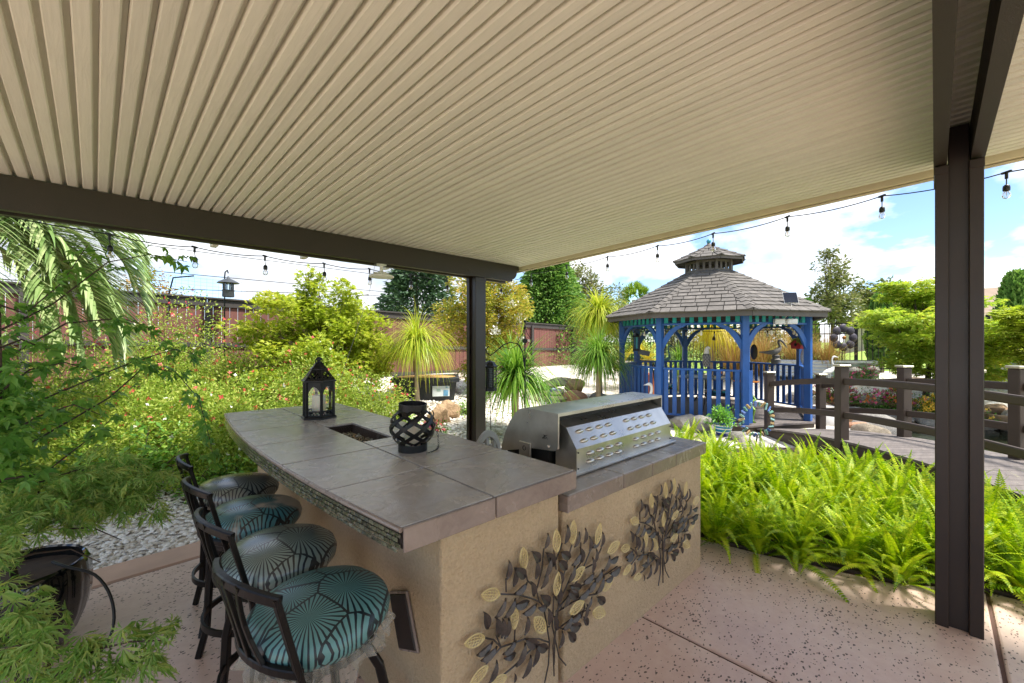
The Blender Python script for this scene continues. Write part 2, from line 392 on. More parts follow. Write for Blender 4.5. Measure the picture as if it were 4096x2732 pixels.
PLK = [(4.249, 4.33), (4.387, 4.33), (-.022, 4.20), (-.172, 4.20)]
ZB = [plank(y, -3.0 if y > 1 else -1.4, x1) for y, x1 in PLK]
def post(x, yc, ztop, zlow):
    half = .0975
    B((x + .0875, yc, (ztop) / 2 - .01), (.115, .085, ztop + .02), .004).build('post_core', BROWN2, cover)
    for s_ in (-1, 1):
        c = yc + s_ * (half - .029)
        pl = MB(); pl.box((x + .0875, c, zlow / 2 - .005), (.175, .058, zlow + .006), .004); pl.build('post_plate', BROWN2, cover)
        B((x + .0875, c + s_ * .002, zlow - .03), (.181, .060, .05), .003).build('post_collar', BROWN2, cover)
post(3.525, 4.318, roof_z(4.3) - .01, ZB[0] - .002); post(3.525, -.097, roof_z(0) - .01, ZB[2] - .002); post(-.735, 4.318, roof_z(4.3) - .01, ZB[0] - .002)
for (bx, bz) in ((3.36, 2.58), (3.40, 2.58)): MB().ball((bx, 4.218, bz), .007, 8, 5).build('bolt', BROWN2, cover)
B((-.52, 4.36, 2.40), (.05, .06, .28), .01).build('downspout', BROWN2, cover)
for bx in (.75, 1.5, 2.4): B((bx, 4.50, roof_z(4.5) - .14), (.05, .10, .18), .005).build('rafter_bracket', WHITE, cover)

# ------------------------------------------------------------------ bar counter (own frame, turned 1.8 degrees)
BC = empty('bar_counter', (.716, 1.235, 0), R(-1.8), 'stucco bar and grill counter topped with grey-brown slate tiles and glass mosaic', 'counter')
def slate_mat(name, a, b_, c_, bumpk=.5):
    s = NT(name); s.set(Roughness=.33)
    oi = s.n('ShaderNodeObjectInfo'); off = s.n('ShaderNodeVectorMath', operation='SCALE'); 
    cb = s.n('ShaderNodeCombineXYZ'); s.l(oi.outputs['Random'], cb.inputs[0]); s.l(oi.outputs['Random'], cb.inputs[1]); s.l(cb.outputs[0], off.inputs[0]); off.inputs['Scale'].default_value = 37
    ad = s.n('ShaderNodeVectorMath', operation='ADD'); s.l(s.obj(), ad.inputs[0]); s.l(off.outputs[0], ad.inputs[1]); v = ad.outputs[0]
    f = s.noise(3.2, 8, .62, v, .8); g = s.noise(11, 8, .68, v, 2.2)
    c = s.ramp(f, [(.28, a), (.5, b_), (.72, c_)]); c = s.mix(.35, c, s.ramp(g, [(.3, a), (.7, c_)]))
    s.col(c); s.l(s.math('MULTIPLY_ADD', f, .38, .07), s.p.inputs['Roughness']); s.bump(s.math('ADD', s.math('MULTIPLY', g, .7), f), bumpk, .006); return s.m
SLATE = slate_mat('slate_tile', rgb('#8d857d'), rgb('#a49d96'), rgb('#bdb7b0'))
SLATEE = slate_mat('slate_edge_tile', rgb('#6f6059'), rgb('#87786f'), rgb('#9d8e84'))
GROUT = mat('grout', '#2f2722', .9)
def stucco():
    s = NT('stucco'); s.set(Roughness=.9)
    n1 = s.noise(75, 4, .65); n2 = s.noise(2.2, 4, .6)
    s.col(s.mix(.35, s.ramp(n2, [(.3, rgb('#bfa583')), (.7, rgb('#d6bd98'))]), s.ramp(n1, [(.3, rgb('#a88f6e')), (.7, rgb('#dfc8a4'))])))
    s.bump(n1, 1.0, .02); return s.m
STUC = stucco()
def cx(y): return -.105 * (1 - ((y - 1.6) / 1.6) ** 2)
ROWS = [0, .52, 1.04, 1.555, 2.065, 2.575, 3.03]; ZT = 1.06; g2 = .0045
PIT = (.395, .60, 1.23, 1.87)
for r in range(6):
    y0, y1 = ROWS[r] + g2, ROWS[r + 1] - g2
    lf = [(cx(y0 + (y1 - y0) * k / 6), y0 + (y1 - y0) * k / 6) for k in range(7)]
    o = MB().prism([(.40 - g2, y0), (.40 - g2, y1)] + lf[::-1], ZT - .014, ZT).build('stone_tile', SLATE, BC)
    m = o.modifiers.new('edge', 'BEVEL'); m.width = .003; m.segments = 2; m.limit_method = 'ANGLE'
    xr = .90
    if y1 < PIT[2] or y0 > PIT[3]: poly = [(.40 + g2, y0), (xr, y0), (xr, y1), (.40 + g2, y1)]
    elif y0 < PIT[2]: poly = [(.40 + g2, y0), (xr, y0), (xr, y1), (PIT[1], y1), (PIT[1], PIT[2]), (.40 + g2, PIT[2])]
    else: poly = [(PIT[1], y0), (xr, y0), (xr, y1), (.40 + g2, y1), (.40 + g2, PIT[3]), (PIT[1], PIT[3])]
    o = MB().prism(poly, ZT - .014, ZT).build('stone_tile', SLATE, BC)
    m = o.modifiers.new('edge', 'BEVEL'); m.width = .003; m.segments = 2; m.limit_method = 'ANGLE'
# bed under the tiles, four pieces round the fire pit
lf = [(cx(y) + .004, y) for y in np.linspace(.004, 3.02, 22)]
bed = MB(); bed.prism([(.397, .004), (.397, 3.02)] + lf[::-1], ZT - .075, ZT - .0142)
bed.box((.645, .617, ZT - .0446), (.5, 1.226, .0608)); bed.box((.645, 2.445, ZT - .0446), (.5, 1.15, .0608)); bed.box((.748, 1.55, ZT - .0446), (.296, .64, .0608))
bed.build('tile_bed', GROUT, BC)
# fire pit tray with glass
pit = MB(); pit.box((.4975, 1.55, ZT - .135), (.21, .65, .01)); pit.box((.4975, 1.224, ZT - .075), (.206, .012, .12)); pit.box((.4975, 1.876, ZT - .075), (.206, .012, .12)); pit.box((.606, 1.55, ZT - .075), (.012, .64, .12)); pit.box((.391, 1.55, ZT - .075), (.012, .64, .12))
pit.build('fire_pit_lining', SLATEE, BC)
gl = NT('fire_glass'); gl.set(Roughness=.15); gl.p.inputs['Transmission Weight'].default_value = .25
gi = gl.n('ShaderNodeNewGeometry'); gl.col(gl.ramp(gi.outputs['Random Per Island'], [(0, rgb('#5c5446')), (.5, rgb('#8f8874')), (.8, rgb('#b5b3a0')), (1, rgb('#d8dcd2'))]))
fg = MB()
for k in range(620):
    p = (random.uniform(.402, .593), random.uniform(1.235, 1.865), ZT - .085 + random.random() * .022); r_ = random.uniform(.007, .013)
    M = Matrix.Translation(p) @ Matrix.Rotation(random.random() * 6, 4, (random.random(), random.random(), random.random() + .1))
    fg.box((0, 0, 0), (r_ * 1.6, r_, r_ * .9), r_ * .3, M)
tag(fg.build('fire_glass', gl.m, BC), kind='stuff')
# edge tiles along the front of the bar, and plain right/back edges
def etile(x0, x1, y, z0, z1, th=.012, name='edge_tile'):
    return B(((x0 + x1) / 2, y - th / 2, (z0 + z1) / 2), (x1 - x0, th, z1 - z0), .003).build(name, SLATEE, BC)
etile(.003, .398, .0, ZT - .085, ZT - .003); etile(.404, .902, .0, ZT - .085, ZT - .003)
for r in range(6): B((.906, (ROWS[r] + ROWS[r + 1]) / 2, ZT - .044), (.012, ROWS[r + 1] - ROWS[r] - .006, .082), .003).build('edge_tile', SLATEE, BC)
for xa, xb in ((0, .397), (.403, .9)): B(((xa + xb) / 2, 3.036, ZT - .044), (xb - xa, .012, .082), .003).build('edge_tile', SLATEE, BC)
# bullnose trim and glass mosaic along the curved side
ys_ = np.linspace(0.0, 3.03, 40)
tr = MB(); tr.tube([(cx(y) - .003, y, ZT - .010) for y in ys_], .009, 8); tr.build('bullnose_trim', SLATEE, BC, 40)
mb_ = MB(); mb_.tube([(cx(y) + .001, y, ZT - .052) for y in ys_], .003, 4)
mm = NT('mosaic_glass'); mm.set(Roughness=.12); oi = mm.n('ShaderNodeObjectInfo'); ge = mm.n('ShaderNodeNewGeometry')
rf = mm.math('FRACT', mm.math('ADD', oi.outputs['Random'], ge.outputs['Random Per Island']))
mm.col(mm.mix(.5, mm.ramp(rf, [(0, rgb('#26271a')), (.35, rgb('#3f4130')), (.7, rgb('#5c5e48')), (1, rgb('#8d8e76'))]), mm.ramp(mm.noise(60, 2), [(.3, rgb('#22231a')), (.7, rgb('#6f705c'))])))
mm.p.inputs['Coat Weight'].default_value = .6; mm.bump(mm.noise(45, 2), .5, .004)
LEN = 3.03; TW, TH = .0315, .0172; rest = MB(); nt_ = 0
tile_me = B((0, 0, 0), (.006, TW - .003, TH - .003), .0025).mesh('mosaic_tile', mm.m)
for k in range(int(LEN / TW)):
    for r in range(4):
        y = (k + .5 + (.5 if r % 2 else 0)) * TW
        if y > LEN - .01: continue
        ang = math.atan2(cx(y + .01) - cx(y - .01), .02); z = ZT - .0225 - TH * (r + .5)
        tilt = random.uniform(-.12, .12)
        if nt_ < 300:
            o = link('mosaic_tile', tile_me, BC, (cx(y) - .004, y, z), (0, tilt, -ang)); nt_ += 1
        else:
            rest.box((0, 0, 0), (.006, TW - .003, TH - .003), .0025, Matrix.Translation((cx(y) - .004, y, z)) @ Matrix.Rotation(-ang, 4, 'Z'))
tag(rest.build('mosaic_tiles_far', mm.m, BC), kind='stuff')
# stucco walls
w_ = MB(); w_.prism([(.2, .07), (.872, .07), (.872, 2.95), (.2, 2.95)], -.02, ZT - .0755); w_.build('stucco_wall', STUC, BC)
w_ = MB(); w_.prism([(.873, .11), (.905, .11), (.905, .7), (.873, .7)], -.02, .9); w_.build('stucco_recess', STUC, BC)
w_ = MB(); w_.prism([(.906, .072), (2.49, .072), (2.49, .80), (.906, .80)], -.02, .835); w_.build('stucco_wall', STUC, BC)
for me_ in [o for o in BC.children if o.name.startswith('stucco_wall')]:
    m = me_.modifiers.new('edge', 'BEVEL'); m.width = .012; m.segments = 2; m.limit_method = 'ANGLE'
# lower counter: deep tiles with front nosing
JX = [.918, 1.405, 1.726, 2.045, 2.519]
B((1.715, .44, .8805), (1.58, .76, .05)).build('tile_bed', GROUT, BC)
for a_, b_ in zip(JX, JX[1:]):
    o = B(((a_ + b_) / 2, .245, .913), (b_ - a_ - .006, .385, .014), .003).build('stone_tile', SLATE, BC)
    o = B(((a_ + b_) / 2, .63, .913), (b_ - a_ - .006, .375, .014), .003).build('stone_tile', SLATE, BC)
    etile(a_ + .003, b_ - .003, .061, .837, .917, .014)
for y0, y1 in ((.05, .43), (.436, .815)): B((2.520, (y0 + y1) / 2, .877), (.012, y1 - y0, .08), .003).build('edge_tile', SLATEE, BC)
B((.915, .075, .876), (.014, .06, .082), .003).build('edge_tile', SLATEE, BC)
# accent tile set on the side wall, and small corbels
DARKT = mat('dark_accent_tile', '#231c18', .35, var=.5, scale=9)
for yy, zz in ((.34, .50),):
    a_ = B((0, 0, 0), (.03, .15, .21), .004).build('accent_tile', DARKT, BC, None, (.196, yy, zz), (R(-24), 0, 0)); B((-.012, 0, 0), (.012, .17, .23), .004).build('tile_frame', SLATEE, BC, None, (.204, yy, zz), (R(-24), 0, 0))
for yy in (1.25, 2.2):
    MB().prism([(-.16, .98), (0, .98), (0, .74)], -.02, .02, Matrix(((1, 0, 0, .2), (0, 0, 1, yy), (0, 1, 0, 0), (0, 0, 0, 1)))).build('corbel', SLATEE, BC)

# ------------------------------------------------------------------ board fence at the back
FB = mat('red_brown_board', '#6f453d', .75, var=.22, scale=2, bump=.2, bscale=30, stretch=(6, 6, .6), orand=.12)
FT = mat('dark_fence_trim', '#3f3a37', .75, var=.2, scale=3, bump=.2, bscale=30)
FY = 10.3
def ftop(x): return 2.56 - .0214 * x
fence = empty('board_fence', (0, FY, 0), 0, 'long red-brown board fence with dark cap rail behind the garden', 'fence')
xb = -3.2; bw = .142
bm_ = MB().box((0, 0, 0), (bw - .006, .02, 1.62), .003).mesh('board', FB)
while xb < 15.5:
    link('board', bm_, fence, (xb, random.uniform(-.003, .003), ftop(xb) - .13 - .81)); xb += bw
for x0 in np.arange(-3.2, 15.4, 2.4):
    x1 = x0 + 2.4
    MB().bar((x0, -.03, ftop(x0) - .075), (x1 - .01, -.03, ftop(x1) - .075), .04, .15, .004).build('top_trim', FT, fence)
    MB().bar((x0, -.01, ftop(x0) + .015), (x1 - .01, -.01, ftop(x1) + .015), .15, .035, .004).build('cap_rail', FT, fence)
    MB().bar((x0, -.03, ftop(x0) - .92), (x1 - .01, -.03, ftop(x1) - .92), .04, .09, .004).build('mid_rail', FT, fence)
    MB().bar((x0, -.03, ftop(x0) - 1.70), (x1 - .01, -.03, ftop(x1) - 1.70), .045, .2, .004).build('kick_board', FT, fence)
    B((x0, -.075, ftop(x0) - .95), (.10, .05, 1.75), .004).build('fence_post', FT, fence)
# ------------------------------------------------------------------ gazebo
GC = Vector((10.267, 3.757, 0)); GR = 2.0; GTH = 38; GZD = .10
BLUE = mat('blue_paint', '#2a5a9e', .45, var=.16, scale=5, bump=.15, bscale=50)
TEAL = mat('teal_paint', '#1f9a9c', .5, var=.08)
SHIN = mat('grey_shingle', '#645f5a', .85, var=.28, scale=9, bump=.35, bscale=60, orand=.16)
GTRIM = mat('grey_brown_trim', '#5c544e', .6, var=.1)
DECK = mat('grey_deck_board', '#6f6763', .7, var=.2, scale=3, bump=.3, bscale=40, stretch=(1, 8, 1), orand=.1)
gaz = empty('gazebo', (GC.x, GC.y, 0), 0, 'octagonal blue garden gazebo with grey shingle roof and little cupola', 'gazebo')
def gv_(i, r, z): t = R(GTH + 45 * i); return Vector((r * math.cos(t), r * math.sin(t), z))
def lerp(a, b, t): return a + (b - a) * t
# floor boards clipped to the octagon
oct_ = [gv_(i, 2.14, 0) for i in range(8)]
def clip(poly, n, d, keep):
    res = []
    for p, q in zip(poly, poly[1:] + poly[:1]):
        a, b = (n.dot(p) - d) * keep, (n.dot(q) - d) * keep
        if a >= 0: res.append(p)
        if a * b < 0: res.append(p + (q - p) * (a / (a - b)))
    return res
bd = Vector((math.cos(R(GTH + 22.5 + 180)), math.sin(R(GTH + 22.5 + 180)), 0))
for k in range(-15, 15):
    pl = clip(clip(oct_, bd, k * .14 + .004, 1), bd, (k + 1) * .14 - .004, -1)
    if len(pl) >= 3: MB().prism([(p.x, p.y) for p in pl], GZD - .03, GZD).build('deck_board', DECK, gaz)
b = MB(); b.prism([(p.x * .985, p.y * .985) for p in oct_], -.25, GZD - .032); b.build('deck_skirt', mat('dark_skirt', '#4b4238', .8), gaz)
RZ = 2.05
for i in range(8):
    p, q = gv_(i, GR, 0), gv_(i + 1, GR, 0); d = (q - p).normalized(); yaw = math.atan2(d.y, d.x); L_ = (q - p).length
    B((0, 0, 0), (.12, .12, 2.11), .006).build('post', BLUE, gaz, None, (p.x, p.y, GZD + 1.055), (0, 0, R(GTH + 45 * i)))
    M = Matrix.Translation(p) @ Matrix.Rotation(yaw, 4, 'Z')
    def part(name, fn, m, sm=None):
        b = MB(); fn(b); o = b.build(name, m, gaz, sm); o.matrix_local = M; return o
    part('header_rail', lambda b: b.box((L_ / 2, 0, 2.02), (L_ - .11, .05, .04), .004), BLUE)
    part('top_header', lambda b: b.box((L_ / 2, 0, 2.19), (L_ - .11, .06, .05), .004), BLUE)
    part('frieze_back', lambda b: b.box((L_ / 2, .17, 2.21), (L_ + .06, .02, .05)), BLUE)
    fs = MB().box((0, 0, 0), (.078, .022, .126), .003).mesh('frieze_slat', TEAL)
    for k in range(9): 
        o = link('frieze_slat', fs, gaz); o.matrix_local = M @ Matrix.Translation((.12 + (L_ - .24) * k / 8, 0, 2.103))
    for sgn in (0, 1):   # curved corner braces
        b = MB(); pts = []; n = 9
        for k in range(n + 1):
            t = PI / 2 * k / n; pts.append((.44 * (1 - math.cos(t)) + .0, 1.56 + .44 * math.sin(t)))
        inner = [(.06 + .38 * (1 - math.cos(PI / 2 * k / n)) ** 1.0, 1.50 + .44 * math.sin(PI / 2 * k / n)) for k in range(n + 1)]
        outl = [(.058, 1.52), (.058, 1.70)] + [(.058 + .36 * (k / n) ** 1.25, 1.70 + .30 * math.sin(PI / 2 * (k / n)) ) for k in range(1, n + 1)] + [(.50, 2.0)] + [(.50 - .42 * (k / n), 1.965 - .44 * (k / n) ** 2.1) for k in range(1, n + 1)]
        A = Matrix(((1, 0, 0, 0), (0, 0, -1, .02), (0, 1, 0, 0), (0, 0, 0, 1)))
        if sgn: A = Matrix.Translation((L_, 0, 0)) @ Matrix.Scale(-1, 4, (1, 0, 0)) @ A
        b.prism(outl, 0, .04, A); 
        if sgn: b.f = [tuple(reversed(f_)) for f_ in b.f]
        o = b.build('corner_brace', BLUE, gaz); o.matrix_local = M
    if i != 4:   # railing everywhere but at the bridge
        part('hand_rail', lambda b: b.box((L_ / 2, 0, 1.115), (L_ - .12, .07, .04), .006), BLUE)
        part('bottom_rail', lambda b: b.box((L_ / 2, 0, GZD + .09), (L_ - .12, .05, .04), .004), BLUE)
        bl = MB().box((0, 0, 0), (.082, .02, .90), .003).mesh('baluster', BLUE)
        for k in range(9):
            o = link('baluster', bl, gaz); o.matrix_local = M @ Matrix.Translation((.125 + (L_ - .25) * k / 8, -.018, 1.095 - .45 - .0))
    else: part('rail_stub', lambda b: b.box((.12, 0, .62), (.1, .04, 1.0), .004), BLUE)
# roof: fascia, shingles, hips
ER, EZ, TR, TZ = 2.31, 2.25, .50, 3.28
for i in range(8):
    p, q = gv_(i, ER, EZ - .055), gv_(i + 1, ER, EZ - .055)
    MB().bar(p, q, .03, .11, .004).build('roof_fascia', GTRIM, gaz)
    b = MB(); a0, a1, b0, b1 = gv_(i, ER, EZ - .012), gv_(i + 1, ER, EZ - .012), gv_(i, TR, TZ - .012), gv_(i + 1, TR, TZ - .012); dz = Vector((0, 0, -.03))
    b.add([a0, a1, b1, b0, a0 + dz, a1 + dz, b1 + dz, b0 + dz], [(0, 1, 2, 3), (7, 6, 5, 4), (0, 4, 5, 1), (2, 6, 7, 3), (1, 5, 6, 2), (3, 7, 4, 0)]); b.build('roof_sheathing', mat('dark_sheathing', '#1e1b19', .9), gaz)
shn = 0; far_sh = MB()
def shingle_side(i, er, ez, tr, tz, rows, wmean, single, th=.024):
    global shn
    up = (gv_(i, tr, tz) + gv_(i + 1, tr, tz)) / 2 - (gv_(i, er, ez) + gv_(i + 1, er, ez)) / 2; nrm = (gv_(i + 1, er, ez) - gv_(i, er, ez)).cross(up).normalized()
    for r in range(rows):
        t0, t1 = r / rows - (.02 if r == 0 else 0), min(1, (r + 1.15) / rows)
        a0, a1 = lerp(gv_(i, er, ez), gv_(i, tr, tz), t0), lerp(gv_(i + 1, er, ez), gv_(i + 1, tr, tz), t0); c0, c1 = lerp(gv_(i, er, ez), gv_(i, tr, tz), t1), lerp(gv_(i + 1, er, ez), gv_(i + 1, tr, tz), t1)
        ln = (a1 - a0).length; dirv = (a1 - a0) / ln; cuts = [0.0]; s0 = random.uniform(.3, 1.0) * wmean
        while s0 < ln - .06: cuts.append(s0); s0 += wmean * random.uniform(.72, 1.3)
        cuts.append(ln)
        upv = (c0 + c1) / 2 - (a0 + a1) / 2; lead = (c0 - a0).dot(dirv)
        for u, v in zip(cuts, cuts[1:]):
            g = .007; lo = nrm * (th + random.uniform(-.002, .004)); jit = upv.normalized() * random.uniform(-.006, .006)
            pa, pb = a0 + dirv * (u + g) + jit, a0 + dirv * (v - g) + jit
            ta = max(u, lead * .999); tb = min(v, ln - lead * .999)
            if tb < ta: ta = tb = (ta + tb) / 2
            pc, pd = a0 + upv + dirv * (ta + g * (ta < tb)), a0 + upv + dirv * (tb - g * (ta < tb))
            vs = [pa, pb, pd + nrm * .001, pc + nrm * .001, pa + lo, pb + lo, pd + nrm * .006, pc + nrm * .006]
            fs = [(3, 2, 1, 0), (4, 5, 6, 7), (0, 1, 5, 4), (2, 3, 7, 6), (1, 2, 6, 5), (3, 0, 4, 7)]
            if single and shn < 300: MB().add(vs, fs).build('shingle', SHIN, gaz); shn += 1
            else: far_sh.add(vs, fs)
for i in (3, 2, 4): shingle_side(i, ER + .03, EZ + .008, TR, TZ, 12, .225, True)
for i in (3, 4, 2): shingle_side(i, .78, 3.555, .05, 3.90, 4, .2, True, .012)
for i in (0, 1, 5, 6, 7): shingle_side(i, ER + .03, EZ + .008, TR, TZ, 12, .24, False); shingle_side(i, .78, 3.555, .05, 3.90, 4, .2, False, .012)
tag(far_sh.build('shingles_far_sides', SHIN, gaz), kind='stuff')
def hip(i, er, ez, tr, tz, n, w_):
    for k in range(n):
        p, q = lerp(gv_(i, er, ez), gv_(i, tr, tz), k / n), lerp(gv_(i, er, ez), gv_(i, tr, tz), (k + 1.2) / n)
        d = (q - p).normalized(); out_ = gv_(i, 1, 0).normalized(); side = Vector((0, 0, 1)).cross(out_); upn = d.cross(side); upn = upn if upn.z > 0 else -upn
        drop = upn * (-w_ * .36)
        lo, hi = upn * .034, upn * .016
        vs = [p + lo, p + side * w_ + drop + lo, q + side * w_ + drop + hi, q + hi, q - side * w_ + drop + hi, p - side * w_ + drop + lo]; dn = upn * -.012
        vs = vs + [v + dn for v in vs]
        MB().add(vs, [(0, 1, 2, 3), (0, 3, 4, 5), (9, 8, 7, 6), (11, 10, 9, 6), (0, 6, 7, 1), (0, 5, 11, 6), (1, 7, 8, 2), (5, 4, 10, 11), (3, 2, 8, 9), (4, 3, 9, 10)]).build('hip_cap', SHIN, gaz)
for i in range(8): hip(i, ER + .05, EZ + .012, TR, TZ, 13, .095); hip(i, .80, 3.56, .05, 3.905, 4, .07)
# cupola neck with slots
for i in range(8):
    p, q = gv_(i, .50, 0), gv_(i + 1, .50, 0)
    B((0, 0, 0), (.06, .06, .30), .003).build('cupola_post', GTRIM, gaz, None, (p.x, p.y, 3.39), (0, 0, R(GTH + 45 * i)))
    MB().bar(Vector((p.x, p.y, 3.29)), Vector((q.x, q.y, 3.29)), .03, .06).build('cupola_rail', GTRIM, gaz); MB().bar(Vector((p.x, p.y, 3.50)), Vector((q.x, q.y, 3.50)), .03, .05).build('cupola_rail', GTRIM, gaz)
    for t in (.33, .67):
        c = lerp(p, q, t); B((0, 0, 0), (.05, .02, .2), .002).build('cupola_slat', GTRIM, gaz, None, (c.x, c.y, 3.39), (0, 0, math.atan2((q - p).y, (q - p).x)))
    MB().bar(gv_(i, .76, 3.525), gv_(i + 1, .76, 3.525), .02, .06).build('cupola_fascia', GTRIM, gaz)
b = MB(); b.lathe([(.74, 3.53), (.05, 3.86)], 8, rot=R(GTH)); b.build('cupola_sheathing', MATS['dark_sheathing'], gaz)
b = MB(); b.lathe([(.12, 3.88), (.10, 3.93), (.05, 3.95), (.03, 3.99)], 10); b.build('finial_base', GTRIM, gaz, 40)
MB().ball((0, 0, 4.03), .052, 14, 9).build('finial_ball', mat('blue_green_ball', '#3d8fa6', .3), gaz, 60)

# ------------------------------------------------------------------ arched foot bridge
BRN = mat('brown_bridge_paint', '#43362d', .6, var=.14, scale=4, bump=.15, bscale=50)
BO = Vector((8.60, 2.10, 0)); BE = Vector((-.735, -.678, 0)).normalized(); BNv = Vector((.678, -.735, 0)).normalized(); BW = 1.12
def bz(t): return .10 + .27 * (1 - ((t - 3.1) / 3.1) ** 2)
def bp(t, s, z=0): p = BO + BE * t + BNv * s; return Vector((p.x, p.y, bz(t) + z))
bridge = empty('foot_bridge', (0, 0, 0), 0, 'arched grey-decked foot bridge with dark brown rails leading to the gazebo', 'bridge')
t = -.62
while t < 6.4:
    a, c = t + .003, t + .137
    s0 = -.06; s1 = BW + .08; vs = [bp(a, s0, -.03), bp(a, s1, -.03), bp(c, s1, -.03), bp(c, s0, -.03), bp(a, s0), bp(a, s1), bp(c, s1), bp(c, s0)]
    MB().add(vs, [(0, 1, 2, 3), (7, 6, 5, 4), (4, 5, 1, 0), (5, 6, 2, 1), (6, 7, 3, 2), (7, 4, 0, 3)]).build('deck_plank', DECK, bridge); t += .14
for s_ in (-.02, BW + .03):
    b = MB(); ts = np.linspace(-.6, 6.3, 18)
    b.sweep([bp(u, s_, -.16) for u in ts], .05, .25)
    b.build('side_beam', BRN, bridge)
CAPM = mat('post_cap_metal', '#b9b29a', .35, metal=.6)
for s_, ts in ((0, (0.0, 1.76, 3.46, 5.2)), (BW, (-.33, 1.42, 2.85, 4.5))):
    for t in ts:
        p = bp(t, s_); B((0, 0, 0), (.122, .122, 1.12), .008).build('rail_post', BRN, bridge, None, (p.x, p.y, p.z + .44), (0, 0, math.atan2(BE.y, BE.x)))
        B((0, 0, 0), (.15, .15, .03), .006).build('post_cap', CAPM, bridge, None, (p.x, p.y, p.z + 1.018), (0, 0, math.atan2(BE.y, BE.x)))
    for h in (.80, .34):
        for u, v in zip(ts, ts[1:]):
            b = MB().sweep([bp(lerp(u, v, k / 8), s_, h) for k in range(9)], .045, .086)
            b.build('hand_rail' if h > .5 else 'mid_rail', BRN, bridge)
# ------------------------------------------------------------------ foliage generators
def rnd_dirs(n, zmin=-1.0):
    z = RNG.uniform(zmin, 1, n); a = RNG.uniform(0, 2 * PI, n); r = np.sqrt(np.maximum(0, 1 - z * z)); return np.stack([r * np.cos(a), r * np.sin(a), z], 1)
def unit(v): return v / np.maximum(np.linalg.norm(v, axis=1, keepdims=True), 1e-9)
LEAF = (np.array([[0, 0, 0], [.42, .24, .07], [.42, -.24, .07], [1, 0, -.10]], float), np.array([[0, 2, 3], [0, 3, 1]]))
NEEDLE = (np.array([[0, -.06, 0], [0, .06, 0], [1, 0, -.12]], float), np.array([[0, 2, 1]]))
def lobed(lobes, w=.17, side=0.0):
    V = []; F = []
    for a, l in lobes:
        c, s = math.cos(a), math.sin(a); n = len(V)
        for u, v, z in ((.02, 0, 0), (l * .45, w * l, .05), (l * .45, -w * l, .05), (l, 0, -.12 * l)): V.append((u * c - v * s, u * s + v * c, z))
        F += [(n, n + 2, n + 3), (n, n + 3, n + 1)]
        if side:
            for q in (.45, .68):
                for sg in (1, -1):
                    n = len(V); b = a + sg * .75; cc, ss = math.cos(b), math.sin(b); ox, oy = l * q * c, l * q * s; ll = l * .32
                    for u, v, z in ((0, .03 * l, .02), (0, -.03 * l, .02), (ll, 0, -.08 * l)): V.append((ox + u * cc - v * ss, oy + u * ss + v * cc, z))
                    F.append((n, n + 1, n + 2))
    return np.array(V, float), np.array(F)
MAPLE = lobed([(0, 1), (.75, .88), (-.75, .88), (1.5, .55), (-1.5, .55)], .19)
LACE = lobed([(0, 1), (.5, .95), (-.5, .95), (1.05, .8), (-1.05, .8), (1.7, .5), (-1.7, .5)], .07, 1.0)
def scatter(tmpl, C, Dv, S, flat=.5):
    """copies of a leaf at centres C, axis Dv, size S; flat pulls the leaf normal towards up"""
    TV, TF = tmpl; n = len(C); Dv = unit(Dv); up = rnd_dirs(n) * (1 - flat) + np.array([0, 0, 1.0]) * flat
    Nn = unit(up - Dv * np.sum(up * Dv, 1, keepdims=True)); Bn = np.cross(Nn, Dv)
    P_ = C[:, None, :] + S[:, None, None] * (TV[None, :, 0:1] * Dv[:, None, :] + TV[None, :, 1:2] * Bn[:, None, :] + TV[None, :, 2:3] * Nn[:, None, :])
    return P_.reshape(-1, 3), (TF[None] + (np.arange(n) * len(TV))[:, None, None]).reshape(-1, TF.shape[1])
def ribbons(P0, D0, Ln, Wd, grav, seg=8, jit=0.0, wtip=.08, wbase=.6):
    """arching strap leaves integrated under their own weight"""
    n = len(P0); P_ = P0.copy(); D_ = unit(D0); st = (Ln / seg)[:, None]; side = unit(np.cross(D_, np.array([0, 0, 1.0])) + 1e-4 + jit * rnd_dirs(n)); vs = []
    g = grav[:, None] if hasattr(grav, '__len__') else grav
    for k in range(seg + 1):
        t = k / seg; w = (wbase + (1 - wbase) * min(1, t * 4)) * (1 - t ** 2.2 * (1 - wtip)); vs.append(P_ - side * (Wd * w)[:, None]); vs.append(P_ + side * (Wd * w)[:, None])
        P_ = P_ + D_ * st; D_ = unit(D_ + np.array([0, 0, -1.0]) * g * (.35 + t) / seg * 2)
    V = np.stack(vs, 1).reshape(-1, 3); m = 2 * (seg + 1); base = (np.arange(n) * m)[:, None]
    F = np.concatenate([base + np.array([[2 * k, 2 * k + 1, 2 * k + 3, 2 * k + 2]]) for k in range(seg)], 0); return V, F
def join(parts):
    V = []; F = []; n = 0
    for v, f in parts: V.append(v); F.append(f + n); n += len(v)
    return np.concatenate(V), np.concatenate(F)
BARK = mat('grey_bark', '#6b5a48', .85, var=.3, scale=8, bump=.6, bscale=30, stretch=(1, 1, .3))
DBARK = mat('dark_twig', '#3d3026', .8, var=.3, scale=10)
PBARK = mat('pale_palm_bark', '#a39079', .85, var=.25, scale=8, bump=.5, bscale=40)
SUB = []
def plant(name, loc, label, cat, group=None): return empty(name, loc, 0, label, cat, group)
def foliage(name, VF, m, parent, smooth=False, stuff=True):
    o = link(name, npmesh(name, VF[0], VF[1], m, smooth), parent)
    if stuff: o['kind'] = 'stuff'
    return o
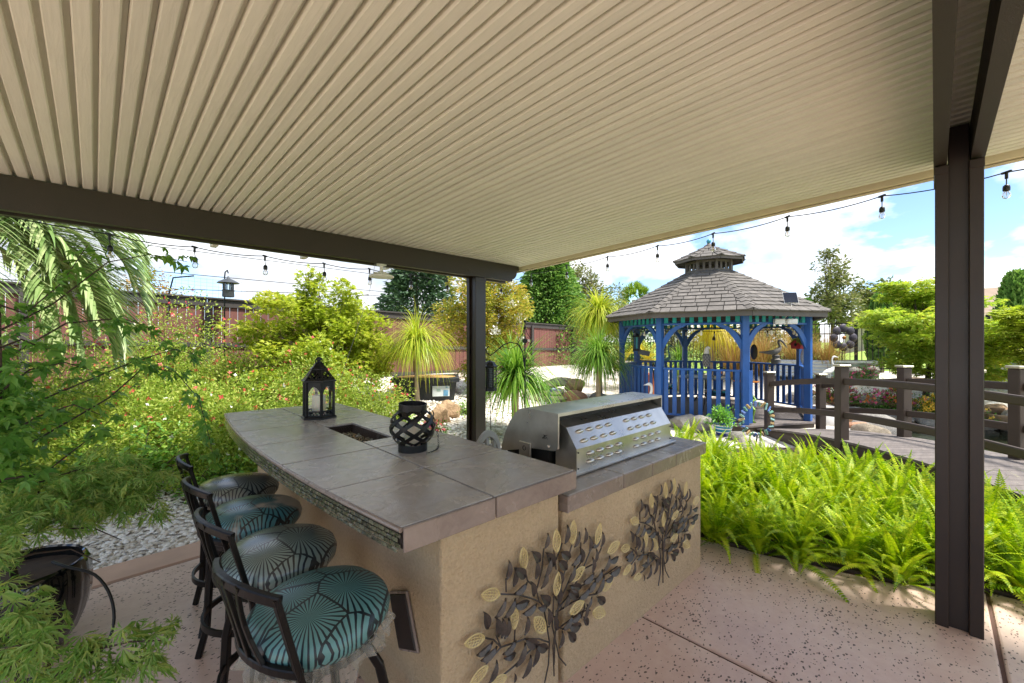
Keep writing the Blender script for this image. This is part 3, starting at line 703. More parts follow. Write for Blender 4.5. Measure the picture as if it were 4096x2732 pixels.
def lump_points(n, rad, h, lumps, seed_r=.38, shell=.55):
    """points in a shrub: a dome made of many lobes, most leaves near the lobes' surfaces"""
    c = rnd_dirs(lumps, -.1) * RNG.uniform(.35, .8, (lumps, 1)); c[:, 2] = np.abs(c[:, 2]); k = RNG.integers(0, lumps, n); d = rnd_dirs(n); r = seed_r * RNG.uniform(.6, 1.25, lumps)[k] * np.maximum(RNG.uniform(0, 1, n) ** .33, shell * RNG.uniform(.3, 1.0, n))
    p = c[k] + d * r[:, None]; p[:, 2] = np.maximum(p[:, 2], .02 + .05 * RNG.uniform(0, 1, n))
    return p * np.array([rad, rad, h / 1.15]), d
def twigs(b, base, tips, r=.008, n=4, bend=.15):
    for t in tips:
        t = Vector(t); m = base.lerp(t, .5) + Vector((random.uniform(-bend, bend), random.uniform(-bend, bend), bend * .5)); b.tube([base, m, t], [r, r * .7, r * .3], n, False)

# ------------------------------------------------------------------ salvia drifts left of the bar
SALV = leafmat('salvia_leaf', ['#5f8022', '#8ba838', '#b2c254', '#c9c874'], .42, .5)
REDF = mat('red_petal', '#c23a3f', .5, var=.25, scale=30); WHTF = mat('white_petal', '#e9e7dd', .5, var=.06); PINKF = mat('pink_petal', '#c9407f', .5, var=.25, scale=30); YELF = mat('yellow_petal', '#e2b32a', .5, var=.2, scale=30); ORF = mat('orange_petal', '#df7a2a', .5, var=.2, scale=30)
PETAL = lobed([(0, 1), (1.5, .9), (-1.5, .9), (3.1, .8)], .3)
def flowers(pts, size, m, name, parent):
    n = len(pts); return foliage(name, scatter(PETAL, pts, rnd_dirs(n), size * RNG.uniform(.7, 1.3, n), .3), m, parent)
def salvia(x, y, rad, h, n, label, nr=90, nw=50):
    n = int(n * 1.5); h *= 1.1; nr = int(nr * 1.7)
    z = GZ(x, y); t = plant('salvia_shrub', (x, y, z - .02), label, 'shrub', 'flowering salvia shrubs in the gravel garden')
    p, d = lump_points(n, rad, h, 22, .42); foliage('foliage', scatter(LEAF, p, d + rnd_dirs(n) * .8, RNG.uniform(.028, .055, n), .45), SALV, t)
    b = MB(); tips = p[RNG.integers(0, n, 70)]; twigs(b, Vector((0, 0, 0)), tips, .006); 
    b.build('stems', DBARK, t)
    top = p[np.argsort(-(p[:, 2] / h + .55 * np.linalg.norm(p[:, :2], axis=1) / rad + RNG.uniform(0, .35, n)))[: n // 3]]
    sp = top[RNG.integers(0, len(top), nr)] + rnd_dirs(nr) * .05 + np.array([0, 0, .04]); flowers(sp, .030, REDF, 'red_flowers', t)
    sp2 = top[RNG.integers(0, len(top), nw)] + rnd_dirs(nw) * .05 + np.array([0, 0, .03]); flowers(sp2, .024, WHTF, 'white_flowers', t)
    q = top[RNG.integers(0, len(top), 130)]; v = ribbons(q, np.stack([RNG.normal(0, .35, 130), RNG.normal(0, .35, 130), np.ones(130)], 1), RNG.uniform(.08, .2, 130), np.full(130, .0025), .3, 3); foliage('flower_stalks', v, SALV, t)
    return t
salvia(.85, 8.7, 1.25, 1.75, 17000, 'tall red and white salvia shrub against the fence beneath the palm fronds', 160, 60)
salvia(2.2, 8.9, 1.1, 1.35, 11000, 'salvia shrub at the fence behind the yellow-green maple')
salvia(.55, 7.0, 1.2, 1.45, 17000, 'broad red-flecked salvia shrub in the middle of the drift', 130, 60)
salvia(1.95, 7.15, 1.2, 1.4, 17000, 'broad salvia shrub in front of the yellow-green maple', 130, 50)
salvia(3.15, 7.0, 1.05, .95, 12000, 'low salvia shrub with orange-red flowers near the black planter', 110, 30)
salvia(1.35, 5.95, .9, .95, 12000, 'low salvia shrub just behind the far end of the bar', 60, 40)
salvia(2.55, 5.85, .95, .85, 12000, 'low salvia shrub behind the black hexagonal lantern', 60, 20)
salvia(-.5, 7.6, 1.2, 1.5, 11000, 'salvia shrub under the drooping palm fronds', 60, 20)
salvia(-.35, 6.1, .9, .85, 11000, 'low salvia shrub behind the potted maples beside the white gravel', 30, 20)
# broad-leaved shrub nearer the gravel
BRO = leafmat('broad_leaf', ['#4d7f2c', '#6fa042', '#96c05a', '#aecf68'], .42, .35)
def broad(x, y, rad, h, n, size, label, m=BRO, group=None, name='broadleaf_shrub'):
    t = plant(name, (x, y, GZ(x, y) - .02), label, 'shrub', group); p, d = lump_points(n, rad, h, 12, .45, .7)
    foliage('foliage', scatter(LEAF, p, d * np.array([1, 1, .2]) + rnd_dirs(n) * .6, size * RNG.uniform(.6, 1.2, n), .7), m, t); b = MB(); twigs(b, Vector((0, 0, 0)), p[RNG.integers(0, n, 40)], .007); b.build('stems', DBARK, t); return t
broad(.30, 5.85, .75, .75, 1600, .085, 'green shrub with broad heart-shaped leaves beside the white gravel')
broad(.95, 5.35, .45, .42, 700, .075, 'small broad-leaved shrub behind the farthest bar stool')
broad(3.55, 6.2, .5, .38, 900, .06, 'low bright green shrub at the edge of the gravel behind the orb lantern')
broad(5.15, 6.45, .32, .42, 700, .05, 'small green bush between the boulders and the brown post')

# ------------------------------------------------------------------ trees with broad crowns
def tree(name, x, y, trunk_h, crowns, n, size, tmpl, m, label, group=None, tr=.05, flat=.5, z=None, bark=BARK, cat='tree', droop=0.0, nb=26, nclump=14, cr=.42):
    z0 = GZ(x, y) if z is None else z; t = plant(name, (x, y, z0 - .03), label, cat, group); vol = np.array([c[3] * c[4] * c[5] for c in crowns]); prob = vol ** .7 / np.sum(vol ** .7); k = RNG.choice(len(crowns), n, p=prob); C = np.array(crowns)
    d = rnd_dirs(n); r = RNG.uniform(0, 1, n) ** .38
    # clump the leaves so that gaps and light and dark masses show
    nc = nclump; cl = rnd_dirs(len(crowns) * nc) * RNG.uniform(.45, 1.0, (len(crowns) * nc, 1)); ci = k * nc + RNG.integers(0, nc, n)
    p = cl[ci] + d * (r * cr)[:, None]; p = C[k, :3] + p * C[k, 3:6]
    dv = d * np.array([1, 1, .35]) + rnd_dirs(n) * .5 + np.array([0, 0, -droop])
    foliage('crown', scatter(tmpl, p, dv, size * RNG.uniform(.6, 1.25, n), flat), m, t)
    b = MB(); top = Vector((C[:, 0].mean(), C[:, 1].mean(), trunk_h)); b.tube([(0, 0, 0), top * .5 + Vector((.03, .02, 0)), top], [tr * 1.3, tr, tr * .75], 8)
    for c in cl[RNG.choice(len(cl), min(nb, len(cl)), False)]:
        kk = random.randrange(len(crowns)); e = C[kk, :3] + c * C[kk, 3:6]; twigs(b, top * random.uniform(.6, 1.0), [e], tr * .4, 5, .12)
    b.build('trunk', bark, t, 60); return t
YM = leafmat('golden_maple_leaf', ['#7d9822', '#a0b430', '#bfc84a', '#ccb84c'], .5, .5, .8)
GM = leafmat('green_maple_leaf', ['#6a8e24', '#98b636', '#bccc50', '#c9ae44'], .5, .5, .7)
tree('golden_maple', 3.05, 8.25, .75, [(0, 0, 1.15, 1.15, .95, .8), (-.6, .1, 1.55, .9, .7, .55), (.6, 0, 1.4, .9, .7, .65), (.1, 0, 2.0, .6, .5, .5), (-.2, 0, 2.4, .22, .2, .28), (.95, 0, .75, .7, .5, .55), (-.3, -.4, .6, .9, .5, .5)], 15000, .075, MAPLE, YM, 'yellow-green maple tree spreading in front of the board fence', tr=.03, flat=.55, bark=DBARK, nclump=34, cr=.27, nb=60)
tree('crape_myrtle', 6.75, 7.75, 1.2, [(0, 0, 2.2, .95, .95, .75), (-.5, .1, 1.75, .7, .7, .6), (.55, 0, 1.65, .75, .7, .7), (.9, 0, 2.1, .6, .6, .5), (.1, 0, 1.2, .7, .6, .5), (-.1, 0, 2.75, .5, .5, .3), (-.2, 0, .55, .5, .4, .4)], 24000, .08, LEAF, leafmat('myrtle_leaf', ['#6a8028', '#98a034', '#bfae48', '#c9964c'], .45), 'golden crape myrtle with white blossom behind the far brown post', tr=.035)
cm = bpy.data.objects['crape_myrtle']; pts = np.concatenate([np.array(c) + RNG.normal(0, 1, (45, 3)) * np.array([.07, .06, .06]) for c in [(-.55, -.5, 1.1), (-.35, -.75, 1.55), (-.75, -.45, 2.1), (.1, -.85, 2.2), (.55, -.7, 1.9), (.3, -.6, 2.75), (-.2, -.6, 2.85), (.9, -.5, 2.4), (-.6, -.55, .75), (.7, -.6, 1.3)]]); flowers(pts, .035, WHTF, 'white_blossom', cm)
# right-hand spreading maple beyond the pond: tiers of foliage
tiers = [(a_, b_ * 1.1, c_ * 1.14 + .04, d_ * 1.15, e_ * 1.15, f_ * 1.15) for a_, b_, c_, d_, e_, f_ in [(-.55, .2, 2.15, .55, .5, .16), (-.1, .3, 2.0, .5, .5, .14), (.25, -.2, 1.85, .8, .7, .22), (-1.25, .3, 1.55, .85, .6, .2), (.3, .2, 1.5, 1.1, .9, .22), (-.75, -.1, 1.2, 1.0, .8, .22), (.55, -.3, 1.1, 1.1, .9, .26), (-.35, .1, .8, .95, .8, .26), (.75, -.6, .75, .9, .9, .28), (-.1, -.3, .45, .8, .8, .22), (1.2, -.9, 1.3, .7, .9, .25)]]
tree('layered_maple', 13.7, .15, 1.1, tiers, 17000, .10, MAPLE, GM, 'layered green and gold maple beyond the pond behind the near brown post', tr=.05, flat=.7, bark=DBARK, z=.42, nclump=26, cr=.34, nb=60)
tree('gold_maple_small', 13.0, -1.55, .9, [(0, 0, 1.55, .75, .8, .35), (.1, .3, 1.15, .7, .8, .3), (-.1, -.2, .8, .6, .6, .25)], 3500, .10, MAPLE, YM, 'golden maple bough right of the near brown post', tr=.04, flat=.75, bark=DBARK, z=.45)
# trees beyond the fences
CON = leafmat('dark_needle', ['#334a38', '#4a6547', '#668258'], .2, .6); CYP = leafmat('cypress_green', ['#3d642c', '#5d873a', '#83a84e', '#a0b862'], .3, .6); OLV = leafmat('olive_leaf', ['#4d5b2c', '#6b7540', '#8c9060', '#9f8f55'], .25)
def conifer(name, x, y, h, r, n, m, label, z=0, tiers=13, size=.28, group=None, col_=False):
    t = plant(name, (x, y, z), label, 'tree', group); k = RNG.uniform(0, 1, n) ** .75; a = np.round(RNG.uniform(0, 1, n) * 11) / 11 * 2 * PI + np.floor(k * tiers) * 1.3 + RNG.normal(0, .16, n)
    env = (1 - k) ** .85 * r if not col_ else r * np.sin(np.clip(k * .93 + .07, 0, 1) * PI) ** .35 * (1 - .35 * k)
    rr = env * np.maximum(RNG.uniform(0, 1, n) ** .5, .2); sec = np.floor((a / (2 * PI) * 11) % 11); tier = (np.floor(k * tiers + sec * .37) + RNG.uniform(-.25, .7, n)) / tiers - .1 * col_ * 0 if not col_ else k
    p = np.stack([rr * np.cos(a), rr * np.sin(a), .25 + tier * h - (0.18 * rr if not col_ else 0)], 1); d = np.stack([np.cos(a), np.sin(a), np.full(n, -.05 if not col_ else 2.2)], 1) + rnd_dirs(n) * .45
    foliage('crown', scatter(LEAF if col_ else LEAF, p, d, size * RNG.uniform(.6, 1.2, n), .4), m, t)
    b = MB(); b.tube([(0, 0, -.3), (0, 0, h * .55), (0, 0, h * .97)], [.035 * h, .02 * h, .01], 7); b.build('trunk', BARK, t); return t
conifer('blue_spruce', 9.1, 14.6, 5.0, 2.3, 13000, CON, 'dark blue-green conifer rising behind the fence near the ponytail palm', .3, 12, .22)
conifer('green_conifer', 14.0, 12.0, 5.3, 2.7, 42000, CYP, 'feathery bright green conifer behind the fence near the gazebo', .2, 16, .17)
conifer('green_conifer', 17.2, 14.6, 5.6, 2.6, 26000, CYP, 'second green conifer behind the fence, beside the grey-leaved tree', .2, 15, .19)
tree('grey_olive_tree', 17.6, 12.5, 1.5, [(0, 0, 3.4, 1.6, 1.6, 1.5), (.8, 0, 2.6, 1.3, 1.3, 1.1), (-.5, 0, 4.4, 1.1, 1.1, .9), (1.3, -.6, 3.2, .9, .9, 1.1)], 10000, .16, LEAF, OLV, 'grey-green loose-crowned tree behind the gazebo roof', tr=.12, z=.2)
tree('autumn_shrub', 1.0, 12.6, .6, [(0, 0, 1.5, 1.2, .9, .8), (-1.0, 0, 1.1, .9, .8, .6), (.9, 0, 1.0, .9, .8, .6), (-.2, 0, 2.1, .6, .6, .5)], 8000, .075, LEAF, leafmat('rust_leaf', ['#6f6a22', '#9b7d2c', '#b3862e', '#8c5f28'], .3), 'rust-gold bushy tree behind the fence left of the pagoda lantern', tr=.05, z=.7)
tree('gold_treetop', 4.2, 12.9, .6, [(0, 0, 1.5, .6, .6, .5)], 2000, .07, LEAF, MATS['rust_leaf'], 'small golden treetop peeping over the fence behind the maple', tr=.04, z=.75)
tree('lime_treetop', 7.2, 13.4, .6, [(0, 0, 1.3, 1.0, .8, .5)], 3000, .08, LEAF, GM, 'lime green treetop over the fence left of the dark conifer', tr=.04, z=.7)
tree('pear_tree', 22.5, 3.1, 2.2, [(0, 0, 3.1, 1.0, 1.0, .9), (-.5, .3, 2.4, 1.0, 1.0, .7), (.5, -.4, 2.2, 1.0, 1.1, .7), (.1, 0, 4.1, .6, .6, .7), (.0, .1, 4.8, .3, .3, .4)], 5200, .17, LEAF, OLV, 'slender open-crowned tree rising right of the gazebo roof', tr=.07, z=.7)
tree('round_tree', 26.5, 1.7, 1.5, [(0, 0, 2.9, 1.1, 1.1, 1.0), (.3, -1.2, 2.5, .9, 1.1, .8), (0, .7, 3.4, .6, .6, .7), (.2, -1.9, 3.0, .5, .6, .6)], 5200, .19, LEAF, OLV, 'pair of grey-green treetops over the iron fence left of the layered maple', tr=.07, z=.6)
for (x, y, h, r, lb) in ((17.6, 3.2, 2.1, .45, 'dark columnar cypress between the gazebo and the iron gate'), (17.5, 1.2, 2.1, .42, 'columnar cypress right of the iron gate post'), (17.4, -1.55, 2.5, .5, 'tall columnar cypress at the right edge of the view')):
    conifer('columnar_cypress', x, y, h, r, 5200, CYP, lb, .7, 1, .17, 'columnar cypresses along the iron fence', True)
for k_, (x, y, h, lb) in enumerate(((19.2, 10.2, 2.6, 'dark evergreen shrub behind the iron fence at the left gazebo arch'), (19.0, 8.3, 2.3, 'dark evergreen shrub behind the gazebo left of the yellow palm'), (19.3, 6.4, 2.1, 'dark evergreen shrub behind the yellow ponytail palm'), (19.0, 4.7, 2.0, 'dark evergreen shrub behind the russet grasses'), (20.5, 12.0, 3.0, 'tall dark evergreen behind the fence corner'))):
    tree('evergreen_shrub', x, y, .6, [(0, 0, h * .45, .95, 1.05, h * .42), (.1, .4, h * .75, .6, .7, h * .25)], 5000, .12, LEAF, OLV if k_ % 2 else CYP, lb, 'evergreen shrubs behind the iron fence', .05, z=.6, nclump=22)
# distant fan palm
fp = plant('fan_palm', (27, 15.0, 0), 'distant fan palm showing above the garden left of the gazebo roof', 'palm'); MB().tube([(0, 0, 0), (.1, 0, 4.6)], [.22, .17], 8).build('trunk', PBARK, fp)
n = 60; D0 = rnd_dirs(n, -.4); parts = []
for d in D0:
    c = np.array([.1, 0, 4.7]) + d * .7; f_ = unit(d[None] + rnd_dirs(16) * .75); parts.append(ribbons(np.repeat(c[None], 16, 0), f_, np.full(16, .65), np.full(16, .05), .5, 3))
foliage('fronds', join(parts), leafmat('fan_palm_leaf', ['#5c7d2a', '#87a33f', '#a9bb58'], .3), fp)

# ------------------------------------------------------------------ ponytail palms
PONY = leafmat('ponytail_leaf', ['#7d9c22', '#a3b930', '#c4c944', '#d6cc58'], .4, .4); PONG = leafmat('ponytail_green', ['#3f6b1c', '#5d8a2a', '#86ab42', '#a3bf5c'], .4, .35); PONT = leafmat('ponytail_straw', ['#9a8a36', '#b89c48', '#c2a765'], .3, .6)
def ponytail(x, y, node_z, length, n, label, m=PONY, trunk=.055, spread=1.0, straw=60, width=.0075, up=.05, z=None):
    z0 = GZ(x, y) if z is None else z; t = plant('ponytail_palm', (x, y, z0 - .02), label, 'palm', 'ponytail palms in the gravel garden'); h = node_z - z0
    b = MB(); b.tube([(0, 0, 0), (.01, 0, h * .12), (0, .01, h * .4), (0, 0, h)], [trunk * 1.9, trunk * 1.25, trunk * .9, trunk * .8], 10); b.build('trunk', PBARK, t, 60)
    el = np.arcsin(np.clip(RNG.uniform(-.25, 1, n), -1, 1)); a = RNG.uniform(0, 2 * PI, n); D0 = np.stack([np.cos(el) * np.cos(a), np.cos(el) * np.sin(a), np.sin(el) + up], 1) + RNG.normal(0, .13, (n, 3))
    P0 = np.stack([RNG.normal(0, .03, n), RNG.normal(0, .03, n), h + RNG.uniform(-.10, .06, n)], 1)
    L_ = length * RNG.uniform(.5, 1.15, n) * (1 - .22 * (np.sin(el) > .8)); g = RNG.uniform(.9, 2.8, n) * spread * (1 - .55 * np.clip(np.sin(el) - .45, 0, 1))
    foliage('leaves', ribbons(P0, D0, L_, np.full(n, width), g, 10), m, t)
    if straw:
        a = RNG.uniform(0, 2 * PI, straw); foliage('dry_leaves', ribbons(np.stack([RNG.normal(0, .03, straw), RNG.normal(0, .03, straw), h + RNG.uniform(-.15, -.05, straw)], 1), np.stack([np.cos(a), np.sin(a), RNG.uniform(-.3, .4, straw)], 1), length * RNG.uniform(.7, 1.15, straw), np.full(straw, .004), 2.0, 9), PONT, t)
    return t
ponytail(4.66, 7.45, 1.66, 1.12, 1000, 'slim-trunked ponytail palm in front of the black planter tub', PONY, .045)
ponytail(5.0, 4.95, 1.05, 1.15, 1000, 'big green ponytail palm behind the grill and beside the shepherd hook', PONG, .07, .72, 30, .0125, .2)
ponytail(9.45, 6.25, 2.4, 1.15, 1100, 'upper head of golden-green ponytail palm just left of the gazebo roof', PONY, .07, 1.0, 70, .011)
ponytail(8.3, 5.5, 1.33, 1.1, 1100, 'lower bushy ponytail palm at the left corner of the gazebo', PONG, .06, 1.0, 50, .010)
ponytail(14.6, 5.2, 2.15, 1.5, 460, 'yellow ponytail palm seen through the gazebo', leafmat('ponytail_gold', ['#a8a81e', '#cfc02a', '#dccb3c'], .45), .09, 1.3, 60, .014)
ponytail(13.6, 5.9, 1.0, 1.2, 320, 'small green ponytail palm seen through the gazebo, left of the yellow one', PONG, .06, .8, 0, .012)

# ------------------------------------------------------------------ feather palm with arching fronds at the left
PALM = leafmat('feather_palm_leaf', ['#4a6a34', '#7d9a5a', '#a9ba80', '#c3c898'], .3, .38)
pf = plant('feather_palm', (-.95, 6.3, GZ(-1, 6.3)), 'pale green feather palm arching over the garden behind the left post', 'palm')
MB().tube([(0, 0, -.05), (.02, 0, 1.2), (0, 0, 2.42)], [.2, .17, .15], 12).build('trunk', PBARK, pf, 60)
rach = MB()
for k in range(36):
    az = R(-75 + 4.6 * k + random.uniform(-4, 4)) if k < 29 else R(random.uniform(90, 280)); el = R(random.choice([60, 45, 32, 22, 10])) + random.uniform(-.1, .1); ln = random.uniform(1.5, 2.15)
    p = np.array([0, 0, 2.45]); d = np.array([math.cos(az) * math.cos(el), math.sin(az) * math.cos(el), math.sin(el)]); pts = [p.copy()]; ds = [d.copy()]; st = ln / 14
    for q in range(14):
        p = p + d * st; d = d + np.array([0, 0, -.16 - .03 * q * .6]); d /= np.linalg.norm(d); pts.append(p.copy()); ds.append(d.copy())
    rach.tube(pts, list(np.linspace(.016, .003, 15)), 5, False)
    nl = 40; ts = np.linspace(.16, .99, nl) * 14; i0 = np.minimum(ts.astype(int), 13); fr = (ts - i0)[:, None]; A = np.array(pts); Dd = np.array(ds); Pp = A[i0] * (1 - fr) + A[i0 + 1] * fr; Tg = unit(Dd[i0] * (1 - fr) + Dd[i0 + 1] * fr); sd_ = unit(np.cross(Tg, np.array([0, 0, 1.0]))); upv = np.cross(sd_, Tg)
    for sg in (1, -1):
        dv = sd_ * sg * .75 + Tg * .75 + upv * .42 + rnd_dirs(nl) * .07; LL = .55 * np.sin(np.clip(ts / 14 * .85 + .22, 0, 1) * PI) ** .6 * RNG.uniform(.85, 1.1, nl) + .06
        SUB.append(ribbons(Pp, dv, LL, np.full(nl, .016), .55, 5, 0, .05))
foliage('leaflets', join(SUB), PALM, pf); rach.build('frond_ribs', mat('frond_rib', '#8f9a58', .6), pf)

# ------------------------------------------------------------------ ferns along the patio
FERN = leafmat('fern_leaf', ['#3f7008', '#739a0c', '#9cb814', '#bccc22', '#cccb3c'], .42, .5, 2.0, .3)
def frond_mesh(name, ln, el0, droop, pin, npair=25, side_bend=0.0):
    p = np.array([0., 0, 0]); el = el0; pts = []; tg = []; yaw = 0.0; n = npair + 6
    for k in range(n):
        d = np.array([math.cos(el) * math.cos(yaw), math.cos(el) * math.sin(yaw), math.sin(el)]); pts.append(p.copy()); tg.append(d); p = p + d * ln / n; el -= droop / n * (.3 + 1.4 * k / n); yaw += side_bend / n
    pts, tg = np.array(pts), np.array(tg); V = []; F = []
    for k in range(4, n):
        u = (k - 4) / (n - 4); L_ = pin * (math.sin(PI * min(1, .18 + u * .86)) ** .8) * (1 - .35 * u) + .004; s_ = np.cross(tg[k], [0, 0, 1.0]); s_ /= max(1e-6, np.linalg.norm(s_)); u_ = np.cross(s_, tg[k]); w = ln / n * .40
        for sg in (1, -1):
            b0 = len(V); a = pts[k]; dv = s_ * sg * .93 + tg[k] * .30 + u_ * .12; dv /= np.linalg.norm(dv); mid = a + dv * L_ * .55 + u_ * L_ * .05; tip = a + dv * L_ + tg[k] * L_ * .1 - u_ * L_ * .16
            V += [a - tg[k] * w, a + tg[k] * w, mid + tg[k] * w * .9, mid - tg[k] * w * .9, tip]; F += [(b0, b0 + 1, b0 + 2), (b0, b0 + 2, b0 + 3), (b0 + 3, b0 + 2, b0 + 4)]
    for k in range(0, n - 1, 3):
        b0 = len(V); s_ = np.cross(tg[k], [0, 0, 1.0]); s_ /= max(1e-6, np.linalg.norm(s_)); m_ = min(k + 3, n - 1); V += [pts[k] - s_ * .0022, pts[k] + s_ * .0022, pts[m_] + s_ * .0018, pts[m_] - s_ * .0018]; F += [(b0, b0 + 1, b0 + 2), (b0, b0 + 2, b0 + 3)]
    return npmesh(name, np.array(V), np.array(F), FERN)
FR = [frond_mesh('fern_frond', .60, R(84), .8, .038, 34, .2), frond_mesh('fern_frond', .58, R(77), 1.1, .040, 33, -.3), frond_mesh('fern_frond', .62, R(67), 1.6, .042, 34, .3), frond_mesh('fern_frond', .60, R(50), 1.6, .043, 33, -.2), frond_mesh('fern_frond', .66, R(30), 1.5, .045, 36, .35)]
fern_spots = []
for row, (off, step) in enumerate(((.02, .30), (.32, .32), (.64, .34), (.98, .36), (1.34, .40), (1.72, .44), (2.14, .48), (2.6, .52))):
    y = -1.35 + .17 * (row % 2)
    while y < 2.75:
        x = edge_x(y) + off + random.uniform(-.07, .07)
        nb = (Vector((x, y, 0)) - BO).dot(BNv)
        if x > 3.4 and nb < -.3 and x < 6.15: fern_spots.append((x, y + random.uniform(-.06, .06)))
        y += step
for (x, y) in fern_spots:
    front = x - edge_x(y) < .42
    t = plant('fern', (x, y, GZ(x, y) - .01), 'bright green sword fern in the bed between patio and bridge', 'fern', 'ferns massed beside the patio'); t.rotation_euler = (0, 0, random.random() * 6.28)
    sc = random.uniform(.95, 1.25) * (.85 if front else 1.0); nf = 40
    for k in range(nf):
        u = k / nf; me = FR[0] if u < .26 else FR[1] if u < .5 else FR[2] if u < .7 else FR[3] if u < .86 else FR[4]
        link('frond', me, t, (random.uniform(-.04, .04), random.uniform(-.04, .04), .01), (random.uniform(-.25, .25), random.uniform(-.25, .25), k * 2.399 + random.uniform(-.3, .3)), sc * random.uniform(.75, 1.12))
# ground litter under the ferns
MB().prism([(x + .002, y) for x, y in EDGE[1:11]] + [(6.2, 2.9), (7.6, 1.75), (8.0, 1.2), (6.4, -.35), (5.5, -1.6), (5.4, -2.2)], -.1, .012).build('mulch', mat('dark_mulch', '#43362a', .95, var=.4, scale=14, bump=.6, bscale=40), None)
tag(bpy.data.objects['mulch'], kind='structure')

# ------------------------------------------------------------------ foreground maples in the pot
GL = leafmat('maple_leaf_near', ['#3d6a2a', '#5a8c3a', '#7aa84a', '#9bbb58'], .5, .35, 3.0); LL_ = leafmat('laceleaf', ['#5f8e36', '#86b055', '#adc674', '#bfc25c'], .5, .45, 4.0)
PB = [[(-0.37, 3.61, 1.73), (-0.18, 3.7, 1.89), (0.06, 3.74, 2.18), (0.26, 3.76, 2.26), (0.46, 3.7, 2.23)], [(-0.37, 3.61, 1.56), (-0.12, 3.65, 1.78), (0.12, 3.68, 1.82), (0.23, 3.72, 1.78), (0.36, 3.73, 1.65)], [(-0.35, 3.45, 1.27), (-0.16, 3.54, 1.37), (0.16, 3.51, 1.54), (0.38, 3.57, 1.62), (0.54, 3.55, 1.56)], [(-0.35, 3.45, 1.06), (-0.21, 3.59, 1.13), (0.06, 3.6, 1.32), (0.22, 3.58, 1.5), (0.38, 3.57, 1.47), (0.5, 3.52, 1.28), (0.55, 3.48, 1.03), (0.57, 3.45, 0.88)], [(-0.32, 3.14, 1.43), (-0.23, 3.19, 1.53), (-0.11, 3.21, 1.56), (-0.01, 3.26, 1.51)], [(-0.37, 3.61, 1.87), (-0.28, 3.66, 1.83), (-0.14, 3.67, 2.02), (-0.03, 3.7, 2.27)], [(-0.32, 3.14, 1.2), (-0.21, 3.17, 1.29), (-0.08, 3.18, 1.34), (0.02, 3.22, 1.27)], [(-0.32, 3.14, 1.64), (-0.26, 3.22, 1.68), (-0.18, 3.27, 1.63), (-0.05, 3.29, 1.66)], [(-0.32, 3.14, 1.01), (-0.18, 3.14, 1.01), (-0.03, 3.27, 1.13), (0.07, 3.31, 1.23)]]
LB = [[(-0.35, 3.17, 0.81), (-0.19, 3.08, 0.87), (-0.03, 3.06, 0.9), (0.14, 3.04, 0.82), (0.24, 3.0, 0.7)], [(-0.33, 3.01, 0.75), (-0.17, 2.99, 0.77), (-0.01, 2.97, 0.74), (0.1, 3.0, 0.63)], [(-0.35, 3.17, 0.91), (-0.21, 3.17, 0.96), (-0.06, 3.16, 1.0), (0.12, 3.12, 0.93), (0.19, 3.05, 0.84)], [(-0.32, 2.85, 0.71), (-0.19, 2.87, 0.71), (-0.08, 2.9, 0.68), (0.02, 2.87, 0.59)], [(-0.27, 2.39, 0.68), (-0.21, 2.32, 0.74), (-0.15, 2.26, 0.71), (-0.12, 2.31, 0.6)], [(-0.26, 2.23, 0.63), (-0.18, 2.15, 0.66), (-0.13, 2.1, 0.63)], [(-0.17, 2.29, 0.4), (-0.09, 2.2, 0.49), (0.0, 2.11, 0.57), (0.09, 2.02, 0.6), (0.17, 1.97, 0.59)], [(-0.13, 2.24, 0.37), (-0.04, 2.16, 0.46), (0.05, 2.07, 0.51), (0.12, 1.99, 0.56)]]
def along(br, t):
    n = len(br) - 1; k = min(int(t * n), n - 1); f_ = t * n - k; return Vector(br[k]).lerp(Vector(br[k + 1]), f_), (Vector(br[k + 1]) - Vector(br[k])).normalized()
def leaf_objs(root, branches, tmpl, m, sizes, per_m, dense, limit, name='leaf', hang=.55, spread=.05):
    V, F = tmpl; mes = []
    for q in range(4):
        VV = V.copy(); VV[:, 2] += -.25 * VV[:, 0] ** 2 * (.4 + .3 * q) + .06 * np.sin(7 * VV[:, 1] + q); mes.append(npmesh(name, VV, F, m))
    extra = []; cnt = 0
    jobs = []
    for br in branches:
        L_ = sum((Vector(b) - Vector(a)).length for a, b in zip(br, br[1:])); k = int(L_ * per_m) + 3
        for q in range(k): jobs.append((br, (q + random.random()) / k))
    for (c, rr, k) in dense:
        for q in range(k): jobs.append((None, Vector(c) + Vector([random.gauss(0, r_) for r_ in rr])))
    random.shuffle(jobs)
    for br, t in jobs:
        if br is not None: p, d = along(br, t)
        else: p, d = t, Vector((random.gauss(.3, 1), random.gauss(-.5, 1), random.gauss(0, .4))).normalized()
        d = (d * .5 + Vector((random.gauss(0, .7), random.gauss(0, .7), random.gauss(-hang, .35)))).normalized(); p = p + Vector([random.gauss(0, spread) for _ in range(3)]) * .6; s = random.uniform(*sizes)
        nrm = Vector((random.gauss(0, .45), random.gauss(-.35, .45), 1)); x = d; zz = (nrm - x * nrm.dot(x)).normalized(); yv = zz.cross(x); M = Matrix(((x.x * s, yv.x * s, zz.x * s, p.x), (x.y * s, yv.y * s, zz.y * s, p.y), (x.z * s, yv.z * s, zz.z * s, p.z), (0, 0, 0, 1)))
        if cnt < limit:
            o = link(name, random.choice(mes), root); o.matrix_local = M; cnt += 1
        else:
            A = np.array(M); extra.append((V @ A[:3, :3].T + A[:3, 3], F))
    if extra: foliage('inner_leaves', join(extra), m, root)
POTC = (-.30, 3.44)
pm = plant('potted_maple', (0, 0, 0), 'green five-lobed maple with long thin boughs in the black ribbed pot', 'tree'); b = MB()
